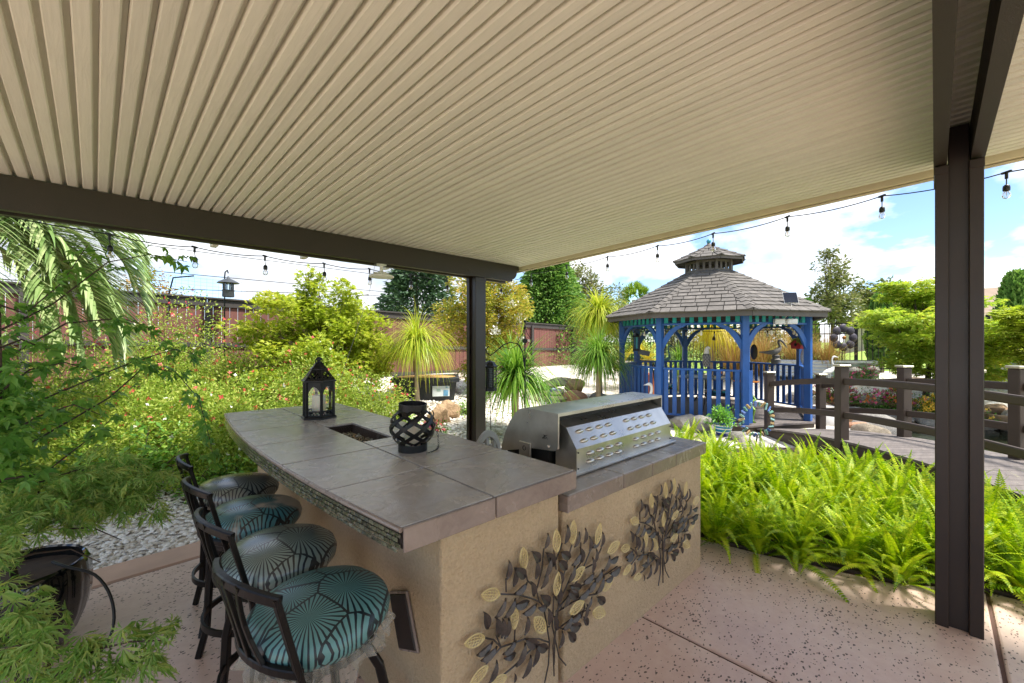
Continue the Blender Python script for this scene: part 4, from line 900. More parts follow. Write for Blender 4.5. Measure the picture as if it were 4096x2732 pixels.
for br in PB:
    b.tube(br, list(np.linspace(.006, .0018, len(br))), 5, False); b.tube([(POTC[0], POTC[1], .42), (POTC[0] - .05, POTC[1], .75), br[0]], [.016, .011, .006], 6, False)
b.build('branches', DBARK, pm)
leaf_objs(pm, PB, MAPLE, GL, (.045, .085), 34, [((-.33, 3.2, 1.30), (.045, .08, .17), 190), ((-.32, 3.3, 1.02), (.06, .1, .10), 80), ((-.22, 3.3, 1.45), (.07, .1, .13), 30)], 300, 'leaf')
lm = plant('laceleaf_maple', (0, 0, 0), 'pale laceleaf maple with finely cut leaves spilling over the black pot', 'tree'); b = MB()
for br in LB:
    b.tube(br, list(np.linspace(.006, .002, len(br))), 5, False); b.tube([(POTC[0] - .1, POTC[1] - .05, .42), (POTC[0] - .16, POTC[1] - .25, (br[0][2] + .42) / 2 + .1), br[0]], [.012, .009, .006], 6, False)
b.build('branches', DBARK, lm)
LB = [LB[0], LB[2], LB[4], LB[5], LB[6], LB[7]]
leaf_objs(lm, LB, LACE, LL_, (.06, .105), 62, [((-.05, 3.06, .88), (.15, .06, .06), 170), ((-.30, 2.95, .80), (.05, .08, .07), 50), ((-.27, 2.33, .64), (.04, .05, .05), 30), ((.05, 3.1, .95), (.1, .06, .06), 40)], 300, 'leaf', .7, .06)
# ------------------------------------------------------------------ things on and around the bar
BLK = mat('black_powder_coat', '#17181a', .38, metal=.35, var=.2, scale=12, bump=.15, bscale=120)
BRZ = mat('dark_bronze_frame', '#151210', .36, metal=.5, var=.25, scale=9)
STEEL = NT('stainless_steel'); STEEL.set(Metallic=.92, Roughness=.3)
_f = STEEL.noise(1.0, 5, .6, STEEL.obj((1.5, 60, 60))); _g = STEEL.noise(3.5, 5, .6)
STEEL.col(STEEL.ramp(_g, [(.3, rgb('#aaa59e')), (.7, rgb('#d8d4cc'))])); STEEL.l(STEEL.math('MULTIPLY_ADD', _g, .28, .16), STEEL.p.inputs['Roughness']); STEEL.bump(_f, .06, .002); STEEL = STEEL.m
DARKM = mat('dark_firebox', '#1c1a18', .6, metal=.3)
CANDLE = mat('cream_candle', '#e3d9c0', .5, var=.05); CANDLE.node_tree.nodes['Principled BSDF'].inputs['Subsurface Weight'].default_value = .3
def glass_mat(name, c=(.95, .97, .96), rough=.02, alpha=.25):
    s = NT(name); s.set(Roughness=rough); s.p.inputs['Base Color'].default_value = (*c, 1); t = s.n('ShaderNodeBsdfTransparent'); fr = s.n('ShaderNodeFresnel'); fr.inputs[0].default_value = 1.45
    g = s.n('ShaderNodeBsdfGlossy'); g.inputs['Roughness'].default_value = rough; t.inputs[0].default_value = (*c, 1); m = s.n('ShaderNodeMixShader'); s.l(s.math('MULTIPLY_ADD', fr.outputs[0], 1.0, alpha * .2), m.inputs[0]); s.l(t.outputs[0], m.inputs[1]); s.l(g.outputs[0], m.inputs[2]); s.l(m.outputs[0], s.out.inputs[0]); return s.m
GLASS = glass_mat('clear_glass')
def bc(x, y): p = BC.matrix_basis @ Vector((x, y, 0)); return p.x, p.y
import bpy as _b; bpy.context.view_layer.update()
# --- grill
gr = empty('grill', (*bc(1.74, .5), .92), R(-1.8), 'stainless steel built-in grill with vented back on the lower counter', 'grill'); GO = Vector((1.74, .5, .92))
YZ = lambda x: Matrix(((0, 0, 1, x), (1, 0, 0, 0), (0, 1, 0, 0), (0, 0, 0, 1)))
def gl_poly(poly): return [(y - GO.y, z - GO.z) for y, z in poly]
hx0, hx1 = 1.13 - GO.x, 2.335 - GO.x
hood = [(.30, 1.243), (.30, 1.262), (.55, 1.266), (.60, 1.257), (.645, 1.23), (.70, 1.165), (.745, 1.09), (.775, 1.01), (.785, .97)]
def hood_shell():
    b = MB(); H_ = gl_poly(hood); n = len(H_); inn = [(y, z) for y, z in gl_poly([(.30, 1.243), (.306, 1.256), (.548, 1.260), (.596, 1.251), (.64, 1.225), (.694, 1.162), (.738, 1.088), (.768, 1.01), (.778, .97)])]
    for x in (hx0 + .012, hx1 - .012): b.v += [(x, y, z) for y, z in H_]
    b.f += [(i, i + 1, n + i + 1, n + i) for i in range(n - 1)]
    m = len(b.v)
    for x in (hx0 + .012, hx1 - .012): b.v += [(x, y, z) for y, z in inn]
    b.f += [(m + n + i, m + n + i + 1, m + i + 1, m + i) for i in range(n - 1)]
    b.f += [(0, n, m + n, m), (n - 1, m + n - 1, m + 2 * n - 1, 2 * n - 1)]; return b
hood_shell().build('hood', STEEL, gr, 35)
side = gl_poly(hood + [(.775, .965), (.50, 1.03), (.33, 1.045), (.302, 1.06)])
for x, nm in ((hx0, 'hood_side'), (hx1 - .012, 'hood_side')): MB().prism(side, 0, .012, YZ(x)).build(nm, STEEL, gr)
vx0, vx1 = 1.19 - GO.x, 2.30 - GO.x
vp = gl_poly([(.215, .938), (.215, 1.066), (.29, 1.176), (.37, 1.205), (.37, .938)])
MB().prism(vp, 0, vx1 - vx0, YZ(vx0)).build('vent_box', STEEL, gr)
B((0, -.06, .012), (1.19, .5, .012), .002).build('base_flange', STEEL, gr); B((0, .08, .06), (1.15, .36, .12)).build('firebox', DARKM, gr); B((0, -.12, .30), (1.14, .02, .07)).build('rear_gap', DARKM, gr)
lv = MB().ball((0, 0, 0), 1.0, 12, 8, (.038, .014, .0125)).mesh('louvre', STEEL, 60)
def lou(x, y, z, rx): link('louvre', lv, gr, (x - GO.x, y - GO.y, z - GO.z), (rx, 0, 0))
for g0 in (1.315, 1.815):
    for k in range(4):
        x = g0 + k * .098
        for z in (.978, 1.026): lou(x, .213, z, 0)
        for t in (.28, .72): lou(x - .03, lerp(.215, .29, t) - .001, lerp(1.066, 1.176, t), R(-34))
for z in (.955, 1.045): MB().ball((vx0 + .012, .213 - GO.y, z - GO.z), .005, 8, 5).build('screw', DARKM, gr); MB().ball((vx1 - .012, .213 - GO.y, z - GO.z), .005, 8, 5).build('screw', DARKM, gr)
B((hx0 - .008, .555 - GO.y, 1.0 - GO.z), (.014, .10, .12), .004).build('rotisserie_bracket', STEEL, gr); MB().ring((hx0 - .016, .555 - GO.y, 1.025 - GO.z), .013, .002, 16, 5, Matrix.Rotation(PI / 2, 3, 'Y').to_4x4()).build('bracket_hole', DARKM, gr)
MB().ball((hx0 - .004, .37 - GO.y, 1.065 - GO.z), .009, 8, 5).build('hinge_bolt', STEEL, gr)
for k in range(7):
    a = random.random() * 6; MB().tube([(hx0 - .001, .40 - GO.y + .03 * math.cos(a + q) * q * .3, 1.115 - GO.z + .012 * math.sin(2 * a + q)) for q in range(4)], .0012, 4).build('soot_scratch', DARKM, gr)
# --- hexagonal lantern
def perforated(b, p0, p1, p2, p3, nu, nv, holes, th=.0):
    P0, P1, P2, P3 = map(Vector, (p0, p1, p2, p3)); base = len(b.v)
    for j in range(nv + 1):
        for i in range(nu + 1): b.v.append(tuple(lerp(lerp(P0, P1, i / nu), lerp(P3, P2, i / nu), j / nv)))
    for j in range(nv):
        for i in range(nu):
            if (i, j) in holes: continue
            k = base + j * (nu + 1) + i; b.f.append((k, k + 1, k + nu + 2, k + nu + 1))
hl = empty('lantern', (*bc(.49, 2.27), 1.06), R(20), 'black hexagonal lantern with pierced roof at the far end of the bar', 'lantern')
def hx(i, r, z): t = R(60 * i); return (r * math.cos(t), r * math.sin(t), z)
b = MB(); b.lathe([(.138, 0), (.138, .013), (.130, .020)], 6); b.build('base', BLK, hl)
b = MB(); b.lathe([(.128, .288), (.138, .292), (.138, .302), (.128, .306)], 6); b.build('eave', BLK, hl)
for i in range(6):
    p = hx(i, .116, .155); B((0, 0, 0), (.017, .017, .27), .002).build('corner_post', BLK, hl, None, p, (0, 0, R(60 * i)))
    q0, q1 = Vector(hx(i, .114, .02)), Vector(hx(i + 1, .114, .02)); u = lambda t, z: tuple(lerp(q0, q1, t) + Vector((0, 0, z)))
    b = MB(); perforated(b, u(.05, 0), u(.95, 0), u(.95, .045), u(.05, .045), 12, 4, {(i_, j_) for i_ in range(1, 11) for j_ in (1, 2) if (i_ + j_) % 3 != 0}); b.build('lower_lattice', BLK, hl)
    b = MB(); n = 12; arch = [(.12 + .76 * k / n, .185 + .05 * math.sin(PI * k / n)) for k in range(n + 1)]
    for (t0, z0), (t1, z1) in zip(arch, arch[1:]): b.add([u(t0, z0), u(t1, z1), u(t1, .268), u(t0, .268)], [(0, 1, 2, 3)])
    b.add([u(.05, .045), u(.12, .045), u(.12, .268), u(.05, .268)], [(0, 1, 2, 3)]); b.add([u(.88, .045), u(.95, .045), u(.95, .268), u(.88, .268)], [(0, 1, 2, 3)]); b.build('arched_frame', BLK, hl)
    b = MB(); v0 = [(Vector(x_) * .985) for x_ in (u(.06, .045), u(.94, .045), u(.94, .265), u(.06, .265))]
    for v in v0: v.z = v.z / .985
    b.add(v0, [(0, 1, 2, 3)]); b.build('pane', GLASS, hl)
    a0, a1, a2, a3 = hx(i, .128, .306), hx(i + 1, .128, .306), hx(i + 1, .066, .388), hx(i, .066, .388); b = MB(); perforated(b, a0, a1, a2, a3, 9, 6, {(4, 1), (2, 3), (6, 3), (4, 4), (1, 1), (7, 1), (3, 2), (5, 2), (4, 3)}); b.build('pierced_roof', BLK, hl)
b = MB(); b.lathe([(.072, .386), (.072, .392), (.05, .41), (.03, .438), (.016, .446), (.014, .455), (.02, .462), (.02, .472), (.008, .478)], 6); b.build('cap', BLK, hl)
MB().ring((0, 0, .452), .031, .0045, 20, 6, Matrix.Rotation(PI / 2, 4, 'X')).build('ring', BLK, hl, 60)
cd = MB(); cd.lathe([(.048, 0), (.05, .005), (.05, .148), (.047, .158), (.036, .150), (0, .146)], 24)
tag(cd.build('candle', CANDLE, None, 50, (*bc(.49, 2.27), 1.081)), 'cream pillar candle inside the hexagonal lantern', 'candle')
# --- banded orb lantern
ob = empty('lantern', (*bc(.525, .85), 1.06), R(10), 'black orb lantern of crossed metal bands at the middle of the bar', 'lantern')
b = MB(); b.ring((0, 0, .02), .078, 0, 32, 4, None, (.004, .04)); b.build('base_ring', BLK, ob, 40); b = MB(); b.ring((0, 0, .242), .076, 0, 32, 4, Matrix.Rotation(R(4), 4, 'X'), (.004, .042)); b.build('top_collar', BLK, ob, 40)
rad = .124
for k in range(14):
    sg = 1 if k % 2 else -1; l0 = 2 * PI * (k // 2) / 7; b = MB(); n = 22; rr = rad + (.002 if sg > 0 else -.001)
    for j in range(n + 1):
        t = j / n; lat = R(-52 + 106 * t); lon = l0 + sg * R(150) * (t - .5); c = Vector((rr * math.cos(lat) * math.cos(lon), rr * math.cos(lat) * math.sin(lon), .135 + rr * .92 * math.sin(lat)))
        lat2 = R(-52 + 106 * (t + .01)); lon2 = l0 + sg * R(150) * (t + .01 - .5); c2 = Vector((rr * math.cos(lat2) * math.cos(lon2), rr * math.cos(lat2) * math.sin(lon2), .135 + rr * .92 * math.sin(lat2)))
        tg = (c2 - c).normalized(); nr = (c - Vector((0, 0, .135))).normalized(); s_ = tg.cross(nr).normalized() * .0105
        b.v += [tuple(c - s_), tuple(c + s_), tuple(c + s_ + nr * .0016), tuple(c - s_ + nr * .0016)]
    for j in range(n):
        a = 4 * j; b.f += [(a + q, a + 4 + q, a + 4 + (q + 1) % 4, a + (q + 1) % 4) for q in range(4)]
    b.build('band', BLK, ob, 40)
b = MB(); pts = [(-.125 * math.cos(t) , -.01 - .09 * math.sin(t), .215 - .10 * math.sin(t) * .35) for t in np.linspace(-.1, PI + .1, 16)]; b.tube(pts, .004, 6, True, .4); b.build('handle', BLK, ob, 50)
ch = MB(); cpts = [Vector(v) for v in ((.128, -.03, .15), (.140, -.045, .10), (.145, -.055, .05), (.142, -.06, .008), (.11, -.09, .005), (.07, -.115, .005), (.02, -.13, .005), (-.02, -.13, .005))]
for p, q in zip(cpts, cpts[1:]):
    m_ = max(2, int((q - p).length / .011))
    for k in range(m_):
        c = lerp(p, q, (k + .5) / m_); d, a_, b_ = frame_from(q - p); rot = Matrix((a_, d, b_)).transposed().to_4x4() if k % 2 else Matrix((b_, d, a_)).transposed().to_4x4(); ch.ring(c, .0062, .0013, 8, 4, rot)
tag(ch.build('chain', BLK, ob), kind='stuff')
cd = MB(); cd.lathe([(.04, 0), (.042, .004), (.042, .125), (.039, .132), (.03, .127), (0, .124)], 24); tag(cd.build('candle', CANDLE, None, 50, (*bc(.525, .85), 1.063)), 'cream pillar candle inside the banded orb lantern', 'candle')

# --- bar stools
def fabric(name, teal, coat, worn):
    s = NT(name); s.set(Roughness=.75 if not coat else .4)
    mp = s.n('ShaderNodeMapping'); mp.inputs['Scale'].default_value = (1, 1, .6); s.l(s.obj(), mp.inputs[0])
    v = s.n('ShaderNodeTexVoronoi'); v.inputs['Scale'].default_value = 5.2; s.l(mp.outputs[0], v.inputs['Vector'])
    sb = s.n('ShaderNodeVectorMath', operation='SUBTRACT'); s.l(mp.outputs[0], sb.inputs[0]); s.l(v.outputs['Position'], sb.inputs[1]); sx = s.n('ShaderNodeSeparateXYZ'); s.l(sb.outputs[0], sx.inputs[0])
    oc = s.n('ShaderNodeSeparateColor'); s.l(v.outputs['Color'], oc.inputs[0])
    # fans of ribs: bend the angle so the ribs sweep like palm leaves
    ang = s.math('ARCTAN2', s.math('ADD', sx.outputs[1], s.math('MULTIPLY_ADD', oc.outputs[0], .09, -.045)), s.math('ADD', sx.outputs[0], s.math('MULTIPLY_ADD', oc.outputs[1], .09, -.045)))
    w = s.math('SINE', s.math('MULTIPLY_ADD', ang, 34.0, s.math('MULTIPLY', s.noise(9, 2), 3)))
    e = s.n('ShaderNodeTexVoronoi', feature='DISTANCE_TO_EDGE'); e.inputs['Scale'].default_value = 5.2; s.l(mp.outputs[0], e.inputs['Vector'])
    line = s.math('MAXIMUM', s.math('LESS_THAN', w, -.40), s.math('LESS_THAN', e.outputs['Distance'], .018))
    c = s.mix(line, s.ramp(s.noise(5, 3), [(.3, tuple(x * .7 for x in teal)), (.7, teal)]), rgb('#0c1a22'))
    if worn: c = s.mix(s.ramp(s.noise(3.2, 4, .5), [(.5, (0, 0, 0)), (.55, (1, 1, 1))]), c, rgb('#a59c8f'))
    s.col(c); s.p.inputs['Coat Weight'].default_value = coat; s.p.inputs['Coat Roughness'].default_value = .22; s.bump(s.noise(7, 3), .25, .012); return s.m
FAB = [fabric('palm_print_fabric', rgb('#5d8c8b'), .1, False), fabric('wrapped_print_fabric', rgb('#7d918d'), .9, False), fabric('worn_print_fabric', rgb('#4d858c'), .5, True), fabric('wrapped_dark_fabric', rgb('#7b8480'), .9, False)]
PLAST = NT('thin_plastic'); PLAST.set(Roughness=.22); PLAST.p.inputs['Base Color'].default_value = (.42, .40, .34, 1); PLAST.p.inputs['Alpha'].default_value = .38; PLAST.bump(PLAST.noise(40, 4), .8, .01); PLAST = PLAST.m
SEAT = [(.0, .668), (.17, .668), (.205, .685), (.228, .715), (.232, .738), (.222, .765), (.19, .790), (.13, .806), (.06, .813), (0, .815)]
def stool(x, y, rz, label, k):
    t = empty('bar_stool', (x, y, 0), rz, label, 'bar stool', 'bar stools along the counter')
    b = MB(); b.lathe(SEAT, 36)
    b.v = [(px * (1 + .012 * math.sin(5 * math.atan2(py, px) + k)), py * (1 + .015 * math.cos(3 * math.atan2(py, px) + k)), pz + .004 * math.sin(9 * px + k)) for px, py, pz in b.v]
    b.build('seat_cushion', FAB[k], t, 60)
    b = MB(); b.ring((0, 0, .655), .175, 0, 32, 4, None, (.03, .022)); b.build('seat_ring', BRZ, t, 40)
    b = MB(); b.lathe([(.09, .60), (.10, .605), (.10, .645), (.09, .65)], 20); b.build('swivel', BRZ, t, 40)
    for q in range(4):
        a = R(45 + 90 * q); c, s_ = math.cos(a), math.sin(a); rs = [(.085, .62), (.15, .60), (.195, .52), (.222, .40), (.228, .28), (.235, .16), (.262, .06), (.278, .0)]
        b = MB(); pts = [Vector((r_ * c, r_ * s_, z)) for r_, z in rs]
        b.sweep(pts, .022, .03, (c, s_, 0.3))
        b.build('leg', BRZ, t)
    b = MB(); b.ring((0, 0, .265), .222, 0, 40, 4, None, (.012, .03)); b.build('foot_ring', BRZ, t, 40)
    # backrest: two leaning uprights, bowed rails and three splats
    def bk(a, z): u = a / .8; return Vector((-(.165 + .05 * (1 - u * u)) - .26 * max(0, z - .66), -.185 * u, z))
    for sg in (-1, 1):
        b = MB(); zs = [.64, .68, .74, .80, .86, .92, .965]
        b.sweep([bk(sg * .78, z) for z in zs], .024, .018, (1, 0, 0))
        b.build('back_upright', BRZ, t)
    for z, h, nm in ((.955, .030, 'top_rail'), (.715, .026, 'lower_rail')):
        b = MB(); n = 12
        lift = lambda f_: .022 * math.cos(f_ * 1.9) if z > .9 else 0
        b.sweep([bk(-.82 + 1.64 * j / n, z) + Vector((0, 0, lift(-.82 + 1.64 * j / n))) for j in range(n + 1)], .020, h)
        b.build(nm, BRZ, t)
    for f_ in (-.30, 0, .30):
        b = MB(); zs = np.linspace(.715, .985, 7); b.sweep([bk(f_ * (1 - .45 * math.sin(PI * (z0 - .715) / .27)), z0) for z0 in zs], .018, .012, (1, 0, 0))
        b.build('back_splat', BRZ, t)
    if k == 0:   # torn plastic wrapper under the cushion
        b = MB(); n = 90; base = 0
        for j in range(n):
            a = 2 * PI * j / n; r_ = .212 + .012 * math.sin(j * 2.3); dr = .045 + .03 * math.sin(j * .7) + random.uniform(0, .035) + (.10 if 52 < j < 66 else 0)
            for q in range(4): rr_ = r_ + random.uniform(-.016, .016) + (.012 * q if q < 3 else -.004); b.v.append((rr_ * math.cos(a), rr_ * math.sin(a), .70 - dr * q / 3 + random.uniform(-.006, .006)))
        b.f = [(4 * j + q, 4 * ((j + 1) % n) + q, 4 * ((j + 1) % n) + q + 1, 4 * j + q + 1) for j in range(n) for q in range(3)]; b.build('torn_wrapper', PLAST, t)
    return t
stool(.555, 1.50, R(12), 'nearest bar stool, teal palm-print seat with torn plastic wrapper', 0)
stool(.575, 2.02, R(6), 'second bar stool from the camera, shiny wrapped palm-print seat', 1)
stool(.60, 2.56, R(5), 'third bar stool from the camera, dark teal seat with bare grey patch', 2)
stool(.635, 3.10, R(-4), 'farthest bar stool, dull wrapped seat near the white gravel', 3)

# --- metal leaf wall art
GOLDM = mat('pale_gold_metal', '#cdb981', .4, metal=.1, var=.2, scale=20); GREYM = mat('dark_bronze_leaf', '#4c443f', .38, metal=.3, var=.3, scale=14, orand=.15)
GOLD= [(-.531,.625,-.626,.664),(-.384,.676,-.398,.774),(-.192,.692,-.203,.799),(-.063,.681,-.056,.793),(.118,.624,.153,.722),(.229,.542,.343,.558),(-.075,.508,.027,.536),(-.197,.491,-.182,.592),(.194,.348,.289,.366),(-.098,.366,.012,.373),(.091,.288,.198,.231),(-.272,.36,-.343,.452),(-.445,.441,-.442,.533),(-.612,.485,-.71,.51),(-.604,.374,-.695,.351),(-.507,.28,-.595,.296)]
GREY= [(-.262,.724,-.243,.784),(-.132,.708,-.114,.784),(-.041,.655,-.004,.713),(.012,.661,.024,.729),(.059,.607,.062,.676),(.11,.599,.177,.637),(.188,.578,.201,.648),(-.165,.68,-.101,.635),(-.294,.684,-.346,.739),(-.183,.618,-.24,.691),(-.268,.597,-.23,.665),(-.176,.642,-.121,.586),(-.075,.583,-.01,.619),(.027,.555,.009,.631),(.123,.516,.14,.581),(.087,.488,.087,.56),(.182,.459,.236,.514),(.247,.487,.324,.483),(.244,.421,.339,.424),(-.491,.67,-.48,.74),(-.46,.63,-.453,.7),(-.396,.654,-.456,.71),(-.321,.608,-.318,.682),(-.275,.543,-.236,.604),(-.107,.512,-.063,.574),(-.149,.524,-.174,.591),(.099,.435,.165,.471),(.019,.463,.099,.478),(-.085,.485,-.007,.449),(.055,.393,.137,.422),(.132,.359,.198,.418),(.2,.402,.27,.403),(-.458,.601,-.388,.619),(-.343,.547,-.361,.614),(-.22,.457,-.281,.515),(-.16,.425,-.169,.509),(-.1,.468,-.026,.41),(-.026,.405,.055,.42),(-.128,.393,-.085,.453),(.14,.336,.205,.284),(-.564,.546,-.51,.596),(-.512,.522,-.453,.572),(-.447,.543,-.367,.527),(-.407,.493,-.328,.502),(-.256,.465,-.312,.481),(-.243,.373,-.249,.445),(-.197,.329,-.214,.399),(-.149,.307,-.078,.339),(-.075,.31,-.004,.32),(.012,.282,.037,.343),(.051,.31,.099,.348),(.027,.284,.062,.23),(-.09,.289,-.004,.256),(-.114,.281,-.063,.219),(-.396,.397,-.381,.467),(-.595,.515,-.616,.586),(-.549,.466,-.562,.544),(-.525,.443,-.521,.518),(-.5,.423,-.478,.494),(-.396,.381,-.328,.323),(-.658,.441,-.583,.455),(-.639,.411,-.562,.426),(-.523,.377,-.453,.398),(-.436,.335,-.496,.342),(-.449,.289,-.399,.358),(-.312,.306,-.245,.26),(-.331,.218,-.306,.295),(-.402,.21,-.357,.278),(-.169,.227,-.149,.293),(-.6,.303,-.562,.368),(-.447,.214,-.447,.251)]
STEM= [[(-.256,.108),(-.23,.178),(-.223,.28),(-.24,.358),(-.262,.455)],[(-.19,.103),(-.197,.249),(-.176,.329),(-.16,.411),(-.135,.509),(-.092,.612),(-.056,.678)],[(-.104,.107),(-.156,.175),(-.172,.237),(-.203,.341),(-.192,.487)],[(-.19,.157),(-.176,.4),(-.063,.444),(.027,.522),(.099,.603),(.118,.624)],[(-.294,.495),(-.331,.523),(-.425,.581),(-.528,.625)],[(-.256,.452),(-.294,.495),(-.312,.562),(-.367,.618),(-.384,.676)],[(-.306,.56),(-.275,.634),(-.262,.724)],[(-.223,.276),(-.294,.327),(-.378,.368),(-.458,.387),(-.523,.403),(-.564,.454),(-.612,.485)],[(-.523,.401),(-.595,.377),(-.604,.374)],[(-.294,.314),(-.378,.297),(-.447,.284),(-.507,.28)],[(-.169,.393),(-.049,.391),(.059,.375),(.14,.351),(.194,.348)],[(-.063,.444),(.059,.442),(.244,.421),(.339,.424)],[(-.176,.597),(-.192,.692)],[(-.176,.311),(-.063,.314),(.027,.311),(.091,.288)],[(-.16,.429),(-.121,.467),(-.063,.527),(.012,.561),(.012,.661)],[(.027,.388),(.043,.323),(.012,.282)],[(-.197,.489),(-.135,.4)],[(-.447,.381),(-.442,.439)],[(-.523,.403),(-.544,.452),(-.549,.466)],[(-.223,.35),(-.272,.36)],[(-.493,.619),(-.495,.676)],[(-.176,.329),(-.121,.289)],[(.027,.522),(.123,.516),(.188,.578)],[(-.176,.642),(-.132,.708)]]
def grey_leaf():
    V = []; F = []; n = 7
    for k in range(n + 1):
        t = k / n; w = .24 * math.sin(PI * t ** .85) ** .8; arch = .10 * math.sin(PI * t)
        V += [(t, -w, arch + .02), (t, 0, arch - .07), (t, w, arch + .05)]
    for k in range(n): a = 3 * k; F += [(a, a + 1, a + 4, a + 3), (a + 1, a + 2, a + 5, a + 4)]
    b = MB(); b.v = V; b.f = F; return b.mesh('leaf', GREYM, 30)
def gold_leaf():
    b = MB(); n = 14; up = [(k / n, .23 * math.sin(PI * (k / n) ** .9) ** .75, .03) for k in range(n + 1)]; dn = [(x, -y, z) for x, y, z in reversed(up)]
    b.tube(up + dn[1:], .032, 4); b.tube([(0, 0, .03), (1, 0, .03)], .020, 4)
    for k in range(2, 13, 2):
        x = k / n; y = .23 * math.sin(PI * x ** .9) ** .75
        for sg in (-1, 1): b.tube([(x - .06, 0, .03), (x + .03, sg * y, .03)], .018, 4); b.tube([(x - .03, sg * y * .5, .03), (x + .12, sg * y * .45, .03)], .016, 4)
    return b.mesh('gold_leaf', GOLDM)
gm_, am_ = grey_leaf(), gold_leaf()
def wall_art(ox, oz, sc, label):
    t = empty('wall_art', (0, 0, 0), 0, label, 'wall art', 'metal leaf sprays on the stucco counter'); A = BC.matrix_world.copy(); t.matrix_world = A @ Matrix.Translation((ox, .07, oz))
    def leaf_(nm, me, q):
        x0, z0, x1, z1 = q; p, e = Vector((x0 + .19, 0, z0 - .1)) * sc, Vector((x1 + .19, 0, z1 - .1)) * sc; d = (e - p); L_ = d.length * (1.02 if nm == 'gold_leaf' else 1.12); d.normalize(); out_ = Vector((0, -1, 0)); tw = random.uniform(-.35, .35)
        z_ = (out_ + Vector((0, 0, 1)).cross(d) * tw).normalized(); z_ = (z_ - d * z_.dot(d)).normalized(); y_ = z_.cross(d); p = p + Vector((0, -random.uniform(.018, .042), 0))
        o = link(nm, me, t); o.matrix_local = Matrix(((d.x * L_, y_.x * L_, z_.x * L_, p.x), (d.y * L_, y_.y * L_, z_.y * L_, p.y), (d.z * L_, y_.z * L_, z_.z * L_, p.z), (0, 0, 0, 1)))
    for q in GREY: leaf_('leaf', gm_, q)
    for q in GOLD: leaf_('gold_leaf', am_, q)
    for st in STEM:
        if len(st) < 2: continue
        MB().tube([((x + .19) * sc, -.022, (z - .1) * sc) for x, z in st], .0038, 5).build('stem', GREYM, t, 60)
wall_art(.81, .10, 1.0, 'bronze and gold metal leaf spray on the counter wall beneath the bar corner')
wall_art(1.86, .125, .93, 'bronze and gold metal leaf spray beneath the grill, beside the ferns')

# --- string lights
BULB = glass_mat('bulb_glass', (.98, .97, .94), .01, .5); WIRE = mat('black_wire', '#0f1113', .5)
FIL = mat('lamp_filament', '#d8b070', .4)
def string_light(label, pts, drop=.02, ends=None):
    t = empty('string_light', pts[0], 0, label, 'string light', 'cafe lights hung on the patio cover'); o0 = Vector(pts[0]); P_ = [Vector(p) - o0 for p in pts]; w = []
    full = ([Vector(ends[0]) - o0] if ends else []) + P_ + ([Vector(ends[1]) - o0] if ends else [])
    for p, q in zip(full, full[1:]):
        for k in range(8):
            f_ = k / 8; c = lerp(p, q, f_); c.z -= 4 * drop * f_ * (1 - f_); w.append(c)
    w.append(full[-1]); MB().tube(w, .0045, 5).build('wire', WIRE, t)
    for p in P_:
        b = MB(); b.tube([p, p + Vector((0, 0, -.045))], .009, 8); b.bar(p + Vector((-.02, -.02, .0)), p + Vector((.02, .02, 0)), .014, .014); b.tube([p + Vector((0, 0, -.045)), p + Vector((.004, 0, -.085))], .0035, 6); s_ = b.build('hanger', BLACKP, t)
        c = p + Vector((.004, 0, -.085)); b = MB(); b.lathe([(.008, 0), (.017, -.008), (.019, -.02), (.019, -.04), (.016, -.045)], 12, c); b.build('socket', BLACKP, t, 40)
        b = MB(); b.lathe([(.013, -.045), (.016, -.052), (.0225, -.068), (.0225, -.080), (.015, -.094), (0, -.099)], 12, c); bu = b.build('bulb', BULB, t, 60)
        MB().tube([c + Vector((-.005, 0, -.05)), c + Vector((0, 0, -.078)), c + Vector((.005, 0, -.05))], .0012, 4).build('filament', FIL, bu)
string_light('black string of bulbs along the far brown beam', [(.08, 4.5, 2.50), (.61, 4.5, 2.485), (1.15, 4.5, 2.485), (1.70, 4.5, 2.485), (2.2, 4.5, 2.49), (2.73, 4.5, 2.49), (3.27, 4.5, 2.49), (4.24, 4.5, 2.53)], .02, ((-.9, 4.5, 2.60), (4.4, 4.44, 2.58)))
string_light('black string of bulbs along the cream roof edge in front of the sky', [(4.49, 4.13, 2.655), (4.49, 3.48, 2.69), (4.49, 2.85, 2.715), (4.49, 2.2, 2.745), (4.49, 1.6, 2.775), (4.49, .95, 2.81), (4.49, .3, 2.84), (4.49, -.35, 2.845)], .025, ((4.46, 4.42, 2.60), (4.49, -1.5, 2.90)))
# --- round white lamp under the beam
lp = empty('round_lamp', (2.25, 4.318, 2.525), 0, 'white disc lamp hanging under the far beam', 'lamp')
b = MB(); b.lathe([(.055, 0), (.055, -.012), (.035, -.02), (.018, -.025), (.018, -.075), (.03, -.085), (.05, -.09), (.05, -.105)], 24); b.build('canopy', WHITE, lp, 40)
b = MB(); b.lathe([(.06, -.095), (.06, -.115), (.12, -.122), (.135, -.13), (.135, -.142), (.125, -.147), (0, -.147)], 32); b.build('disc', WHITE, lp, 40)
for k in range(4): B((.07 * math.cos(k * PI / 2), .07 * math.sin(k * PI / 2), -.105), (.04, .03, .022), .004).build('driver_block', WHITE, lp)
tag(MB().tube([(2.18, 4.32, 2.53), (2.10, 4.30, 2.2), (1.68, 4.22, 1.06)], .0025, 4).build('guy_cord', mat('grey_cord', '#8f9088', .7)), 'thin grey cord slanting from the disc lamp to the bar top', 'cord')
